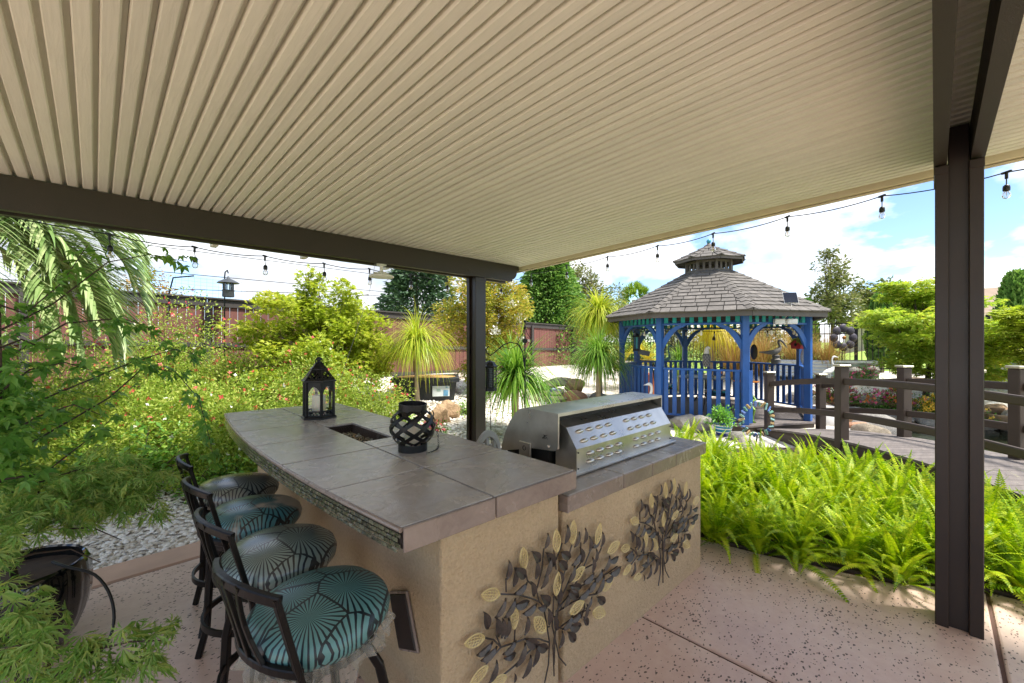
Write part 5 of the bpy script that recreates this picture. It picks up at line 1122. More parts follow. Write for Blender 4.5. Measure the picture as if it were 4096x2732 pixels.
# --- ribbed pot and hose
POTM = mat('black_glaze', '#0d1213', .12, var=.3, scale=8, coat=.8)
b = MB(); n = 64; pr = [(.15, 0), (.19, .02), (.235, .09), (.268, .18), (.285, .27), (.288, .36), (.280, .44), (.272, .462), (.262, .470), (.252, .462), (.256, .43), (.25, .40)]
for r_, z in pr:
    for j in range(n):
        t = 2 * PI * j / n; k = 1 + (.020 * math.cos(t * 22) if .05 < z < .45 and r_ > .2 else 0); b.v.append((r_ * k * math.cos(t), r_ * k * math.sin(t), z))
b.f = [(i * n + j, i * n + (j + 1) % n, (i + 1) * n + (j + 1) % n, (i + 1) * n + j) for i in range(len(pr) - 1) for j in range(n)] + [tuple(reversed(range(n)))]
pot = empty('plant_pot', (POTC[0], POTC[1], 0), 0, 'black glazed ribbed pot holding the maples', 'pot'); b.build('pot_body', POTM, pot, 50)
MB().lathe([(0, .42), (.253, .41)], 32).build('potting_soil', mat('dark_mulch', '#2e241b'), pot)
hs = [(-.16, 3.30, .50), (-.10, 3.22, .48), (.0, 3.17, .42), (.06, 3.12, .30), (.07, 3.08, .16), (.02, 3.05, .06), (-.10, 3.08, .015), (-.25, 3.14, .012), (-.45, 3.2, .012)]
hs2 = []
for k in range(len(hs) - 1):
    p0, p1, p2, p3 = [Vector(hs[min(max(k + q, 0), len(hs) - 1)]) for q in (-1, 0, 1, 2)]
    for u in (0, .25, .5, .75): hs2.append(.5 * (2 * p1 + (p2 - p0) * u + (2 * p0 - 5 * p1 + 4 * p2 - p3) * u * u + (3 * p1 - p0 - 3 * p2 + p3) * u ** 3))
tag(MB().tube(hs2, .007, 8).build('irrigation_hose', WIRE, None, 60), 'black irrigation hose looping over the black pot to the floor', 'hose')
# ------------------------------------------------------------------ rocks
def rock_mat(name, c, c2):
    s = NT(name); s.set(Roughness=.9); f = s.noise(5, 8, .65); g = s.noise(22, 5, .7)
    s.col(s.mix(.4, s.ramp(f, [(.3, rgb(c)), (.7, rgb(c2))]), s.ramp(g, [(.3, rgb(c)), (.7, rgb(c2))]))); s.bump(s.math('ADD', f, s.math('MULTIPLY', g, .4)), .8, .04); return s.m
ROCKS = {'tan': rock_mat('tan_rock', '#8f7355', '#c3a582'), 'grey': rock_mat('grey_rock', '#6f6a64', '#a8a49c'), 'pink': rock_mat('pink_rock', '#a5745a', '#cf9f80'), 'pale': rock_mat('pale_rock', '#a39a8c', '#d3ccc0'), 'slab': rock_mat('slab_rock', '#6f6558', '#a99b86')}
import mathutils.noise as mn
def rock_mesh(m, seed, flat=.7, cut=.45):
    import bmesh
    bm = bmesh.new(); bmesh.ops.create_icosphere(bm, subdivisions=3, radius=1)
    rs = random.Random(seed); planes = [(Vector((rs.gauss(0, 1), rs.gauss(0, 1), rs.gauss(0, .8))).normalized(), rs.uniform(.55, .85)) for _ in range(9)]
    for v in bm.verts:
        p = v.co.copy()
        for nrm, d in planes:
            k = p.dot(nrm)
            if k > d: p -= nrm * (k - d) * .9
        p += v.co * .10 * mn.noise(v.co * 1.7 + Vector((seed, 0, 0))) + v.co * .04 * mn.noise(v.co * 5 + Vector((0, seed, 0))); p.z *= flat; v.co = p
    me = bpy.data.meshes.new('boulder'); bm.to_mesh(me); bm.free(); me.materials.append(ROCKS[m]); me.polygons.foreach_set('use_smooth', np.ones(len(me.polygons), bool)); me.set_sharp_from_angle(angle=R(38)); return me
RM = {k: [rock_mesh(k, 3 + i * 7 + hash(k[0]) % 5 * 0 + len(k)) for i in range(3)] for k in ROCKS}
def boulder(x, y, r, kind, label, group=None, z=None, sc=(1, 1, 1), k=0):
    zz = (GZ(x, y) if z is None else z); o = link('boulder', RM[kind][k % 3], None, (x, y, zz + r * .22 * sc[2]), (0, 0, (x * 7 + y * 13) % 6.28), (r * sc[0], r * sc[1], r * sc[2])); return tag(o, label, 'boulder', group)
boulder(4.40, 6.30, .30, 'tan', 'round tan boulder on the gravel behind the orb lantern', sc=(.9, .9, 1.25))
boulder(4.80, 6.55, .30, 'tan', 'tan boulder tucked behind the round boulder beside the brown post', sc=(1, .9, 1.1), k=1)
boulder(8.72, 6.5, .42, 'pink', 'big pink boulder beside the little waterfall', sc=(1.15, .9, .9)); boulder(9.25, 6.9, .34, 'tan', 'brown boulder above the pink waterfall boulder', k=1, z=.35); boulder(9.5, 6.2, .34, 'grey', 'grey boulder right of the pink waterfall boulder', k=2, sc=(1, 1, 1.15))
boulder(8.15, 3.42, .34, 'grey', 'brown-grey boulder against the gazebo deck beside the grill', k=1); boulder(8.12, 3.08, .30, 'grey', 'angular grey boulder left of the blue striped flower pot', sc=(1.1, .9, 1.1)); boulder(7.5, 2.12, .19, 'pale', 'pale rounded rock beneath the glass chip ring', k=1); boulder(7.85, 2.35, .20, 'grey', 'small grey rock right of the blue striped flower pot', k=2); boulder(10.9, .86, .45, 'grey', 'rugged grey rock at the waterline behind the bridge', z=-.15, k=0)
# stacked slabs of the waterfall
for k, (x, y, z, r) in enumerate([(8.2, 6.9, .18, .42), (8.35, 7.1, .32, .42), (8.5, 7.3, .47, .45), (8.05, 7.2, .28, .36), (8.9, 7.3, .50, .40), (8.0, 6.55, .10, .3), (9.4, 7.5, .55, .35), (7.7, 7.1, .22, .33)]): boulder(x, y, r, 'slab', 'flat dark stone slab in the stacked garden waterfall', 'waterfall slabs', z, (1.2, .9, .32), k)
# pond bank
rb = random.Random(5); kinds = ['tan', 'pale', 'pink', 'grey', 'slab', 'tan', 'pink']
for k in range(34):
    a = R(-50 + 150 * k / 33) + rb.uniform(-.05, .05); rr = 1.0 + rb.uniform(-.06, .16); x, y = 10.9 + 2.75 * rr * math.cos(a), -1.35 + 2.2 * rr * math.sin(a)
    if (Vector((x, y, 0)) - BO).dot(BNv) < BW + .35: continue
    boulder(x, y, rb.uniform(.2, .34), rb.choice(kinds), 'weathered bank stone edging the pond', 'stones edging the pond', rb.uniform(-.22, -.05), (1.2, 1, rb.uniform(.7, 1)), k)
for k in range(16):
    x, y = 13.1 + rb.uniform(-.2, 1.0), -2.2 + 4.9 * k / 15 + rb.uniform(-.1, .1); boulder(x, y, rb.uniform(.2, .32), rb.choice(kinds), 'tan and pink stone in the upper bank under the flowers', 'stones of the upper bank', rb.uniform(.05, .25), (1.15, 1, .8), k)
for k in range(10):
    x, y = 11.3 + rb.uniform(-.3, 1.6), 1.35 + rb.uniform(-.3, .6); boulder(x, y, rb.uniform(.2, .34), rb.choice(kinds), 'stone on the shore between gazebo and pond', 'stones between gazebo and pond', None, (1.1, 1, .85), k)
# water
s = NT('pond_water'); s.set(Roughness=.04); s.p.inputs['Base Color'].default_value = (.030, .038, .022, 1); s.p.inputs['Specular IOR Level'].default_value = .6; s.bump(s.noise(3.2, 3, .5, s.obj((1, 2.4, 1)), .6), .22, .06)
wv = [(10.9 + 3.3 * math.cos(t), -1.35 + 2.7 * math.sin(t)) for t in np.linspace(0, 2 * PI, 48, False)]
tag(MB().prism(wv, -.62, -.20).build('pond_water', s.m), kind='structure')

# ------------------------------------------------------------------ white pebbles
PEBM = NT('white_pebble'); gi_ = PEBM.n('ShaderNodeNewGeometry'); PEBM.set(Roughness=.7); PEBM.col(PEBM.ramp(gi_.outputs['Random Per Island'], [(0, rgb('#a89b86')), (.3, rgb('#cfc6b6')), (.7, rgb('#e4dfd4')), (1, rgb('#f1eee8'))])); PEBM = PEBM.m
pv = np.array([[1, 0, 0], [-1, 0, 0], [0, 1, 0], [0, -1, 0], [0, 0, 1], [0, 0, -1]] + [[a * .74, b_ * .74, 0] for a in (1, -1) for b_ in (1, -1)] + [[a * .72, 0, .6] for a in (1, -1)] + [[0, a * .72, .6] for a in (1, -1)], float)
pfc = np.array([[4, 10, 12], [4, 12, 11], [4, 11, 13], [4, 13, 10], [10, 0, 6], [10, 6, 12], [12, 6, 2], [12, 2, 8], [12, 8, 11], [11, 8, 1], [11, 1, 9], [11, 9, 13], [13, 9, 3], [13, 3, 7], [13, 7, 10], [10, 7, 0]])
def pebbles(name, xs_, ys_, size, seed=1, clear=None):
    n = len(xs_); A = RNG.uniform(0, 2 * PI, n); s1 = size * RNG.uniform(.65, 1.35, n); s2 = s1 * RNG.uniform(.55, .95, n); s3 = s1 * RNG.uniform(.35, .7, n); c, s_ = np.cos(A), np.sin(A); tx, ty = RNG.normal(0, .25, n), RNG.normal(0, .25, n)
    X_ = pv[None, :, 0] * s1[:, None]; Y_ = pv[None, :, 1] * s2[:, None]; Z_ = pv[None, :, 2] * s3[:, None] + X_ * tx[:, None] + Y_ * ty[:, None]; zz = gz(xs_, ys_) + s3 * RNG.uniform(.1, 1.0, n)
    V = np.stack([xs_[:, None] + X_ * c[:, None] - Y_ * s_[:, None], ys_[:, None] + X_ * s_[:, None] + Y_ * c[:, None], zz[:, None] + Z_], 2).reshape(-1, 3); F = (pfc[None] + (np.arange(n) * len(pv))[:, None, None]).reshape(-1, 3)
    return tag(link(name, npmesh(name, V, F, PEBM, True)), 'white pebbles covering the garden bed', 'gravel', None, 'stuff')
x1 = RNG.uniform(-1.6, 1.2, 7500); y1 = 4.36 + RNG.uniform(0, 1, 7500) ** 1.2 * 1.9; x2 = RNG.uniform(2.5, 7.5, 11000); y2 = RNG.uniform(4.45, 7.9, 11000); x3 = RNG.uniform(6.5, 9.8, 5000); y3 = RNG.uniform(5.8, 8.6, 5000)
pebbles('gravel', np.concatenate([x1]), np.concatenate([y1]), .021); g_ = pebbles('gravel', np.concatenate([x2, x3]), np.concatenate([y2, y3]), .032); g_['label'] = 'white pebbles around the palms and the black planter'

# ------------------------------------------------------------------ black planter tub, flowers, chairs
TUB = mat('black_tub_plastic', '#23262b', .5, var=.25, scale=6, bump=.15, bscale=40)
tub = empty('planter_tub', (5.25, 8.0, GZ(5.25, 8.0) - .03), R(-36), 'black rectangular planter tub with a white label by the fence', 'planter')
def frustum(b, w0, d0, w1, d1, z0, z1): b.add([(-w0 / 2, -d0 / 2, z0), (w0 / 2, -d0 / 2, z0), (w0 / 2, d0 / 2, z0), (-w0 / 2, d0 / 2, z0), (-w1 / 2, -d1 / 2, z1), (w1 / 2, -d1 / 2, z1), (w1 / 2, d1 / 2, z1), (-w1 / 2, d1 / 2, z1)], [(3, 2, 1, 0), (4, 5, 6, 7), (0, 1, 5, 4), (1, 2, 6, 5), (2, 3, 7, 6), (3, 0, 4, 7)])
b = MB(); frustum(b, 1.22, .78, 1.34, .88, 0, .47); b.build('tub_body', TUB, tub)
for sy, sx, w_, d_ in ((-.46, 0, 1.44, .07), (.46, 0, 1.44, .07)): B((sx, sy, .44), (w_, d_, .10), .012).build('rim', TUB, tub)
for sx in (-.685, .685): B((sx, 0, .44), (.07, .86, .10), .012).build('rim', TUB, tub)
MB().lathe([(0, .52), (.4, .50), (.62, .478)], 16, sx=1.05, sy=.68).build('straw_mulch', mat('straw', '#b08a55', .9, var=.4, scale=20, bump=.8, bscale=60), tub)
lab = B((0, 0, 0), (.36, .006, .22)).build('paper_label', mat('label_paper', '#c9cfd0', .5, var=.1), tub, None, (.33, -.447, .20), (R(-6), 0, 0)); B((.10, -.005, -.04), (.10, .004, .12)).build('label_photo', mat('label_blue', '#5f8fb0', .5, var=.3, scale=12), lab); B((-.05, -.005, .02), (.08, .004, .05)).build('label_drawing', mat('label_grey', '#8fa3a0', .5), lab); B((.12, -.005, .08), (.05, .004, .018)).build('label_logo', MATS['label_blue'], lab)
def flowerbush(x, y, rad, h, n, cols, label, m, nf=160, size=.03, z=None, group=None):
    t = plant('flowering_bush', (x, y, (GZ(x, y) if z is None else z) - .02), label, 'flowers', group); p, d = lump_points(n, rad, h, 14, .42, .7); foliage('foliage', scatter(LEAF, p, d + rnd_dirs(n) * .6, .05 * RNG.uniform(.6, 1.2, n), .6), m, t)
    top = p[np.argsort(-(p[:, 2] / h - .5 * p[:, 0] / rad + RNG.uniform(0, .6, n)))[: n // 2]]
    for cm_, nm in cols: q = top[RNG.integers(0, len(top), nf)] + rnd_dirs(nf) * .02 + np.array([-.02, -.01, .03]); flowers(q, size, cm_, nm, t)
    return t
LAN = leafmat('lantana_leaf', ['#3c6a1f', '#58882c', '#79a53c'], .3)
flowerbush(3.95, 5.72, .30, .28, 700, [(PINKF, 'pink_flowers'), (REDF, 'red_flowers')], 'small pink flower clump on the gravel behind the orb lantern', LAN, 90, .03)
flowerbush(12.95, 1.7, .6, .7, 2600, [(PINKF, 'pink_flowers'), (ORF, 'orange_flowers')], 'pink and orange lantana tumbling over the rock bank', LAN, 130, .045, .22); flowerbush(12.85, .75, .7, .7, 2600, [(ORF, 'orange_flowers'), (PINKF, 'pink_flowers')], 'orange and pink lantana behind the far bridge post', LAN, 130, .045, .12); flowerbush(12.85, -.2, .7, .65, 2600, [(YELF, 'yellow_flowers')], 'yellow lantana on the pond bank left of the near brown post', LAN, 260, .05, .10)
flowerbush(16.2, 3.0, .8, .6, 2200, [(YELF, 'yellow_flowers')], 'yellow-flowered bush at the foot of the iron fence', GM, 60, .06); flowerbush(16.4, -1.9, .9, .6, 2200, [(WHTF, 'white_flowers')], 'white-flowered bush behind the steel bed at the right edge', LAN, 120, .05)
flowerbush(13.4, 6.6, .9, 1.1, 3500, [(WHTF, 'white_flowers')], 'white-flowered shrub seen through the gazebo', BRO, 260, .05); flowerbush(14.8, 1.45, .7, .75, 1500, [(PINKF, 'pink_flowers')], 'pink-flowered bush above the bank right of the egret', LAN, 60, .05)
CHW = mat('white_resin', '#d9d9d6', .4, var=.05); CHG = mat('grey_resin', '#a9abad', .4, var=.08)
def resin_chair(x, y, rz, m, label):
    t = empty('garden_chair', (x, y, 0), rz, label, 'chair'); b = MB(); n = 14
    for sx in (-1, 1):
        for sy in (-1, 1): B((sx * .22, sy * .2, .21), (.045, .045, .42), .01).build('leg', m, t)
    B((0, 0, .43), (.5, .46, .03), .012).build('seat', m, t)
    arch = [(-.25 + .5 * k / n, .60 + .27 * math.sin(PI * k / n) ** .55) for k in range(n + 1)]; inn = [(-.20 + .40 * k / n, .60 + .215 * math.sin(PI * k / n) ** .6) for k in range(n + 1)]; A = Matrix(((1, 0, 0, 0), (0, 0, 1, -.24), (0, 1, 0, 0), (0, 0, 0, 1)))
    for k in range(n): b.prism([inn[k], inn[k + 1], arch[k + 1], arch[k]], 0, .03, A)
    b.build('back_arch', m, t)
    for sx, a in ((0, 0), (-.09, -.05), (.09, .05)): MB().bar((sx, -.225, .45), (sx + a, -.225, .80), .05, .02, .004, (0, 1, 0)).build('back_slat', m, t)
    for sx in (-1, 1): MB().tube([(sx * .25, -.22, .46), (sx * .26, -.225, .64), (sx * .28, -.1, .66), (sx * .28, .16, .64), (sx * .25, .2, .44)], .02, 8).build('arm', m, t, 60)
resin_chair(2.43, 3.05, R(18), CHG, 'grey plastic garden chair peeping over the bar beside the brown post'); resin_chair(2.95, 2.62, R(100), CHW, 'white plastic garden chair just behind the grill')

# ------------------------------------------------------------------ shepherd hook with bug zapper
HK = (4.14, 3.92); hk = empty('shepherd_hook', (*HK, GZ(*HK)), R(-44.8), 'black iron shepherd hook with sun ornament behind the grill', 'garden hook')
MB().tube([(0, 0, -.1), (0, 0, 1.94)], .008, 8).build('pole', BLK, hk); MB().ball((0, 0, 1.96), .02, 10, 7).build('finial', BLK, hk, 60)
MB().tube([(-.01, 0, 1.35), (-.03, 0, 1.55), (-.10, 0, 1.66), (-.20, 0, 1.68), (-.30, 0, 1.64), (-.40, 0, 1.55), (-.47, 0, 1.50), (-.52, 0, 1.53), (-.53, 0, 1.59), (-.49, 0, 1.625)], .008, 7).build('hook_arm', BLK, hk, 60)
MB().tube([(-.32, 0, 1.625), (-.20, 0, 1.59), (-.12, 0, 1.63), (-.04, 0, 1.76), (0, 0, 1.90)], .005, 6).build('scroll', BLK, hk, 60)
for sg in (-1, 1): MB().tube([(0, 0, 1.92), (sg * .03, 0, 1.80), (sg * .10, 0, 1.70), (sg * .03, 0, 1.55), (0, 0, 1.40)], .005, 6).build('scroll', BLK, hk, 60)
b = MB(); b.lathe([(.035, -.006), (.035, .006)], 14, M=Matrix.Translation((0, -.01, 1.70)) @ Matrix.Rotation(PI / 2, 4, 'X'))
for k in range(14): a = 2 * PI * k / 14; b.bar((.03 * math.cos(a), -.01, 1.70 + .03 * math.sin(a)), (.062 * math.cos(a), -.01, 1.70 + .062 * math.sin(a)), .008, .004)
b.build('sun_ornament', BLK, hk)
hm = hk.matrix_basis
def zapper(loc, rz, h, w, label, glow=None, group=None):
    t = empty('bug_zapper', loc, rz, label, 'bug zapper', group); k = w / .2
    b = MB(); b.lathe([(.085 * k, 0), (.095 * k, .015 * h), (.085 * k, .10 * h)], 6); b.build('base', BLACKP, t); b = MB(); b.lathe([(.10 * k, .78 * h), (.105 * k, .83 * h), (.085 * k, .86 * h), (.06 * k, .96 * h), (.02 * k, h), (0, h)], 6); b.build('hood', BLACKP, t)
    for q in range(6): a = R(60 * q); B((.085 * k * math.cos(a), .085 * k * math.sin(a), .44 * h), (.012, .012, .70 * h)).build('upright', BLACKP, t)
    for q in range(12): b = MB(); b.ring((0, 0, (.13 + .64 * q / 11) * h), .085 * k, .003, 6, 4); b.build('guard_bar', BLACKP, t)
    MB().lathe([(.035 * k, .12 * h), (.035 * k, .78 * h)], 10).build('inner_tube', glow or mat('zapper_core', '#5a5f64', .4, metal=.4), t); MB().ring((0, 0, h + .02), .018, .003, 12, 5, Matrix.Rotation(PI / 2, 4, 'X')).build('hanger', BLACKP, t); return t
zp = hm @ Vector((-.475, 0, 1.49)); zapper((zp.x, zp.y, zp.z - .47), R(20), .41, .20, 'black bug zapper lantern hanging from the shepherd hook')
tag(MB().tube([(zp.x, zp.y, 1.03), (zp.x + .01, zp.y, .6), (zp.x + .02, zp.y - .03, .02)], .005, 5).build('power_cord', WIRE), 'black power cord dangling below the shepherd hook zapper', 'cord')

# ------------------------------------------------------------------ pagoda lantern on a pole, netting on the fence
pg = empty('pagoda_lantern', (1.87, 9.84, GZ(1.87, 9.84)), R(20), 'grey pagoda lantern hung on a tall pole in front of the fence', 'lantern'); PGM = mat('pewter_metal', '#4d5154', .5, metal=.4, var=.2); zb = 2.55 - GZ(1.87, 9.84)
MB().tube([(.0, .12, 0), (.0, .12, zb + .40), (0, .10, zb + .50), (0, .03, zb + .53), (0, 0, zb + .47)], .012, 7).build('pole', BLK, pg, 60); b = MB(); b.lathe([(.10, zb), (.105, zb + .02), (.10, zb + .12), (.108, zb + .135)], 16); b.build('filigree_base', PGM, pg, 40)
for k in range(8): a = 2 * PI * k / 8; B((.088 * math.cos(a), .088 * math.sin(a), zb + .2), (.014, .014, .15)).build('pillar', PGM, pg)
MB().lathe([(.085, zb + .14), (.085, zb + .27)], 16).build('lamp_glass', GLASS, pg); b = MB(); b.lathe([(.17, zb + .268), (.195, zb + .272), (.17, zb + .295), (.09, zb + .34), (.03, zb + .365), (.015, zb + .39), (.02, zb + .40), (0, zb + .41)], 20); b.build('pagoda_roof', PGM, pg, 40)
net = empty('fence_net', (0, FY, 0), 0, 'black bird netting strung on posts above the fence', 'netting'); b = MB()
for x in np.arange(-1.5, 9.0, .10): b.tube([(x, .05, ftop(x) + .0), (x, .05 - .02, ftop(x) + .42)], .0014, 3, False)
for h in np.arange(.06, .43, .07): b.tube([(x, .04, ftop(x) + h + .012 * math.sin(x * 3)) for x in np.arange(-1.5, 9.05, .5)], .0016, 3, False)
tag(b.build('mesh', mat('net_black', '#26282a', .7), net), kind='stuff')
for x in (1.0, 4.6, 8.3): MB().tube([(x, -.05, ftop(x) - .4), (x, -.05, ftop(x) + .05), (x + .06, -.05, ftop(x) + .35), (x + .38, -.05, ftop(x) + .42)], .016, 6).build('net_arm', BLK, net, 50)
for k, (z0, z1) in enumerate(((7.2, 6.5), (6.6, 5.9), (5.4, 5.0), (4.5, 5.9))): tag(MB().tube([(-30, 26, z0), (0, 26, z0 - .4), (40, 26, z1)], .018, 4).build('overhead_wire', WIRE), ['topmost', 'second', 'third', 'lowest'][k] + ' of the thin overhead wires crossing the sky above the fence', 'wire', 'overhead wires')

# ------------------------------------------------------------------ statues
def statue(name, pts, rs, m, loc, rz, label, cat='statue', legs=None, extra=None, n=10, flat=1.0, sc=1.0):
    t = empty(name, loc, rz, label, cat, scale=sc); b = MB(); b.tube(pts, rs, n, True, flat); body = b.build('body', m, t, 70); sub = body.modifiers.new('smooth', 'SUBSURF'); sub.levels = 1; sub.render_levels = 1
    if legs:
        for sg in (-1, 1): b = MB(); x0, z0, z1, w_ = legs[:4]; b.tube([(x0, sg * w_, z0), (x0 - .01, sg * w_, (z0 + z1) / 2), (x0, sg * w_, z1), (x0 + .03, sg * w_, z1)], .006 if len(legs) < 5 else legs[4], 5); b.build('leg', m, t)
    if extra: extra(t)
    return t
WHS = mat('white_statue', '#e8e6e0', .5, var=.05); VERD = mat('verdigris', '#6f9d92', .6, metal=.2, var=.3, scale=14); GRS = mat('grey_statue', '#77736d', .7, var=.35, scale=16); BLG = mat('blue_grey_statue', '#5b6b72', .5, metal=.2, var=.3, scale=12)
HERON = [(-.20, 0, .44), (-.13, 0, .47), (-.03, 0, .49), (.06, 0, .53), (.11, 0, .60), (.09, 0, .68), (.06, 0, .76), (.075, 0, .83), (.10, 0, .865), (.135, 0, .87), (.17, 0, .862), (.26, 0, .845)]; HRS = [.006, .045, .075, .06, .03, .02, .017, .018, .025, .024, .011, .002]
statue('egret_statue', HERON, HRS, WHS, (bp(-.1, BW).x, bp(-.1, BW).y, bp(-.1, BW).z + .69), R(-40), 'white egret statue standing by the far bridge rail', legs=(.0, .45, .22, .025), sc=.72)
statue('heron_statue', HERON, [r_ * 1.25 for r_ in HRS], BLG, (5.01, 4.32, -.06), R(-30), 'blue-grey heron statue lifting its beak behind the grill', legs=(.0, .45, .05, .025), sc=1.12)
statue('egret_statue', HERON, [r_ * 1.5 for r_ in HRS], WHS, (8.25, 4.10, -.12), R(150), 'white egret statue beside the grill in front of the gazebo corner', legs=(.0, .45, .1, .025), sc=1.05)
statue('heron_statue', HERON, HRS, VERD, (11.4, 5.35, .55), R(-60), 'verdigris heron statue beyond the far rail inside the left arch', legs=(.0, .45, .0, .025), sc=1.15)
def feathers(t):
    fm = MB(); 
    fe = npmesh('feather', np.array([[0, 0, 0], [.03, .018, .004], [.03, -.018, .004], [.07, 0, -.004]]), np.array([[0, 2, 3], [0, 3, 1]]), GRS)
    for j in range(7):
        for k in range(9): a = 2 * PI * k / 9 + j * .35; z = .30 - j * .035; r_ = .078 - abs(j - 2) * .006; link('feather', fe, t, (r_ * math.cos(a), r_ * math.sin(a), z), (0, R(75), a))
ea = statue('eagle_statue', [(-.03, 0, .02), (-.02, 0, .08), (0, 0, .15), (0, 0, .24), (.0, 0, .31), (.005, 0, .35)], [.012, .05, .075, .08, .06, .04], mat('dark_feather', '#4a4744', .7, var=.4, scale=30), (0, 0, 0), 0, 'grey feathered eagle statue perched on the front gazebo rail', extra=feathers, legs=(.01, .08, .0, .03, .008), sc=.95)
pe = lerp(gv_(3, GR, 0), gv_(4, GR, 0), .57); ea.location = (GC.x + pe.x, GC.y + pe.y, 1.137); ea.rotation_euler = (0, 0, R(250))
b = MB(); b.tube([(.0, 0, .31), (.005, 0, .36), (.015, 0, .41), (.045, 0, .432), (.075, 0, .425), (.10, 0, .40)], [.055, .05, .045, .036, .02, .003], 10); b.build('white_head', mat('cream_head', '#b9b3a6', .6, var=.2, scale=20), ea, 70)
def pel_base(t): MB().lathe([(.10, -.22), (.11, -.12), (.07, -.09), (.09, -.02), (.04, .0)], 10).build('stump', GRS, t, 50)
pl_ = statue('pelican_statue', [(-.42, 0, .06), (-.25, 0, .05), (-.10, 0, .05), (.0, 0, .06), (.08, 0, .12), (.11, 0, .20), (.06, 0, .27), (.05, 0, .33), (.10, 0, .36), (.16, 0, .32), (.24, 0, .20), (.27, 0, .15)], [.01, .03, .06, .075, .06, .035, .028, .03, .036, .026, .016, .004], GRS, (0, 0, 0), 0, 'carved pelican statue on the far right gazebo rail', extra=pel_base)
pq = lerp(gv_(6, GR, 0), gv_(7, GR, 0), .42); pl_.location = (GC.x + pq.x, GC.y + pq.y, 1.35); pl_.rotation_euler = (0, 0, R(-50))
# parrot-like white feathered bird at right post, red birdhouse, hanging items
pr_ = gv_(5, GR, 0) + gv_(6, GR, 0); pr_ = Vector((GC.x, GC.y, 0)) + lerp(gv_(5, GR, 0), gv_(6, GR, 0), .30)
statue('feathered_statue', [(-.02, 0, .02), (0, 0, .10), (0, 0, .2), (.0, 0, .3), (.01, 0, .37), (.03, 0, .42), (.06, 0, .41)], [.02, .08, .10, .085, .055, .04, .006], mat('pale_feathers', '#c9ccd0', .6, var=.4, scale=22), (pr_.x, pr_.y, 1.137), R(200), 'white and grey feathered bird figure on the right gazebo rail')
bh = empty('birdhouse', (10.30, 1.98, 1.52), R(-130), 'red birdhouse with a leafy roof hanging at the right gazebo arch', 'birdhouse'); RED = mat('red_paint', '#a8202c', .5, var=.15)
MB().prism([(-.12, 0), (.12, 0), (.14, .10), (0, .19), (-.14, .10)], -.07, .07, Matrix(((1, 0, 0, 0), (0, 0, 1, 0), (0, 1, 0, 0), (0, 0, 0, 1)))).build('house', RED, bh); MB().lathe([(.032, -.004), (.032, .004)], 14, M=Matrix.Translation((0, -.073, .085)) @ Matrix.Rotation(PI / 2, 4, 'X')).build('entrance_hole', DARKM, bh)
for sg in (-1, 1): MB().bar((sg * .17, 0, .085), (0, 0, .205), .18, .012, 0, (0, 0, 1)).build('roof_panel', mat('olive_roof', '#7d7a2c', .7), bh)
n = 60; foliage('leafy_roof', scatter(LEAF, np.stack([RNG.uniform(-.15, .15, n), RNG.uniform(-.08, .08, n), .2 - np.abs(RNG.uniform(-.15, .15, n)) * .3], 1), rnd_dirs(n), np.full(n, .07), .6), GM, bh); MB().tube([(0, 0, .2), (0, 0, .5)], .004, 4).build('hanger', WIRE, bh)
TEALG = mat('teal_glow_tube', '#39a7b5', .3)
zapper((8.62, 4.72, 1.46), R(15), .40, .19, 'bug lantern with teal tube hanging in the left gazebo arch', TEALG)
tag(MB().box((0, 0, 0), (.26, .015, .11), .004).build('slate_sign', mat('slate_sign', '#4a4c4e', .6), None, None, (8.70, 4.58, 1.42), (0, R(12), R(-52))), 'small grey hanging sign under the teal bug lantern', 'sign')
gd = empty('hanging_gong', (12.1, 3.30, 1.40), R(40), 'dark round metal gong hanging behind the front gazebo post', 'gong'); MB().lathe([(0, -.01), (.17, -.008), (.20, .0), (.17, .01)], 28, M=Matrix.Rotation(PI / 2, 4, 'X')).build('disc', mat('gong_bronze', '#2c2624', .45, metal=.5), gd, 40); MB().tube([(0, 0, .2), (0, 0, .62)], .004, 4).build('cord', WIRE, gd)
cr = empty('hanging_bird', (11.0, 3.9, 1.73), R(20), 'small brown metal bird hanging in the front gazebo arch', 'ornament'); MB().tube([(-.12, 0, .02), (-.06, 0, 0), (0, 0, 0), (.06, 0, .03), (.10, 0, .06), (.15, 0, .055)], [.004, .03, .04, .028, .02, .002], 8).build('body', mat('rust_metal', '#4d3a2c', .6), cr, 60); MB().add([(-.04, 0, .02), (.03, 0, .02), (-.10, .02, .12)], [(0, 1, 2)]).build('wing', MATS['rust_metal'], cr); MB().tube([(0, 0, .02), (0, 0, .35)], .003, 4).build('cord', WIRE, cr)
t = empty('string_light', (GC.x, GC.y, 0), 0, 'string of clear bulbs round the inside of the gazebo', 'string light'); wpts = []
for i in range(9):
    for q in range(4): p = lerp(gv_(i, 1.86, 0), gv_(i + 1, 1.86, 0), q / 4); wpts.append(Vector((p.x, p.y, 1.98 - .04 * math.sin(PI * q / 4))))
MB().tube(wpts, .006, 4).build('wire', WIRE, t); bbm = MB().lathe([(.014, 0), (.016, -.04), (.024, -.06), (.026, -.08), (.015, -.1), (0, -.105)], 10).mesh('bulb', mat('frosted_bulb', '#e6ddc4', .2), 60); bsm = MB().lathe([(.016, .05), (.018, 0)], 8).mesh('socket', BLACKP)
for p in wpts[:32:2]: link('socket', bsm, t, p + Vector((0, 0, -.05))); link('bulb', bbm, t, p + Vector((0, 0, -.05)))
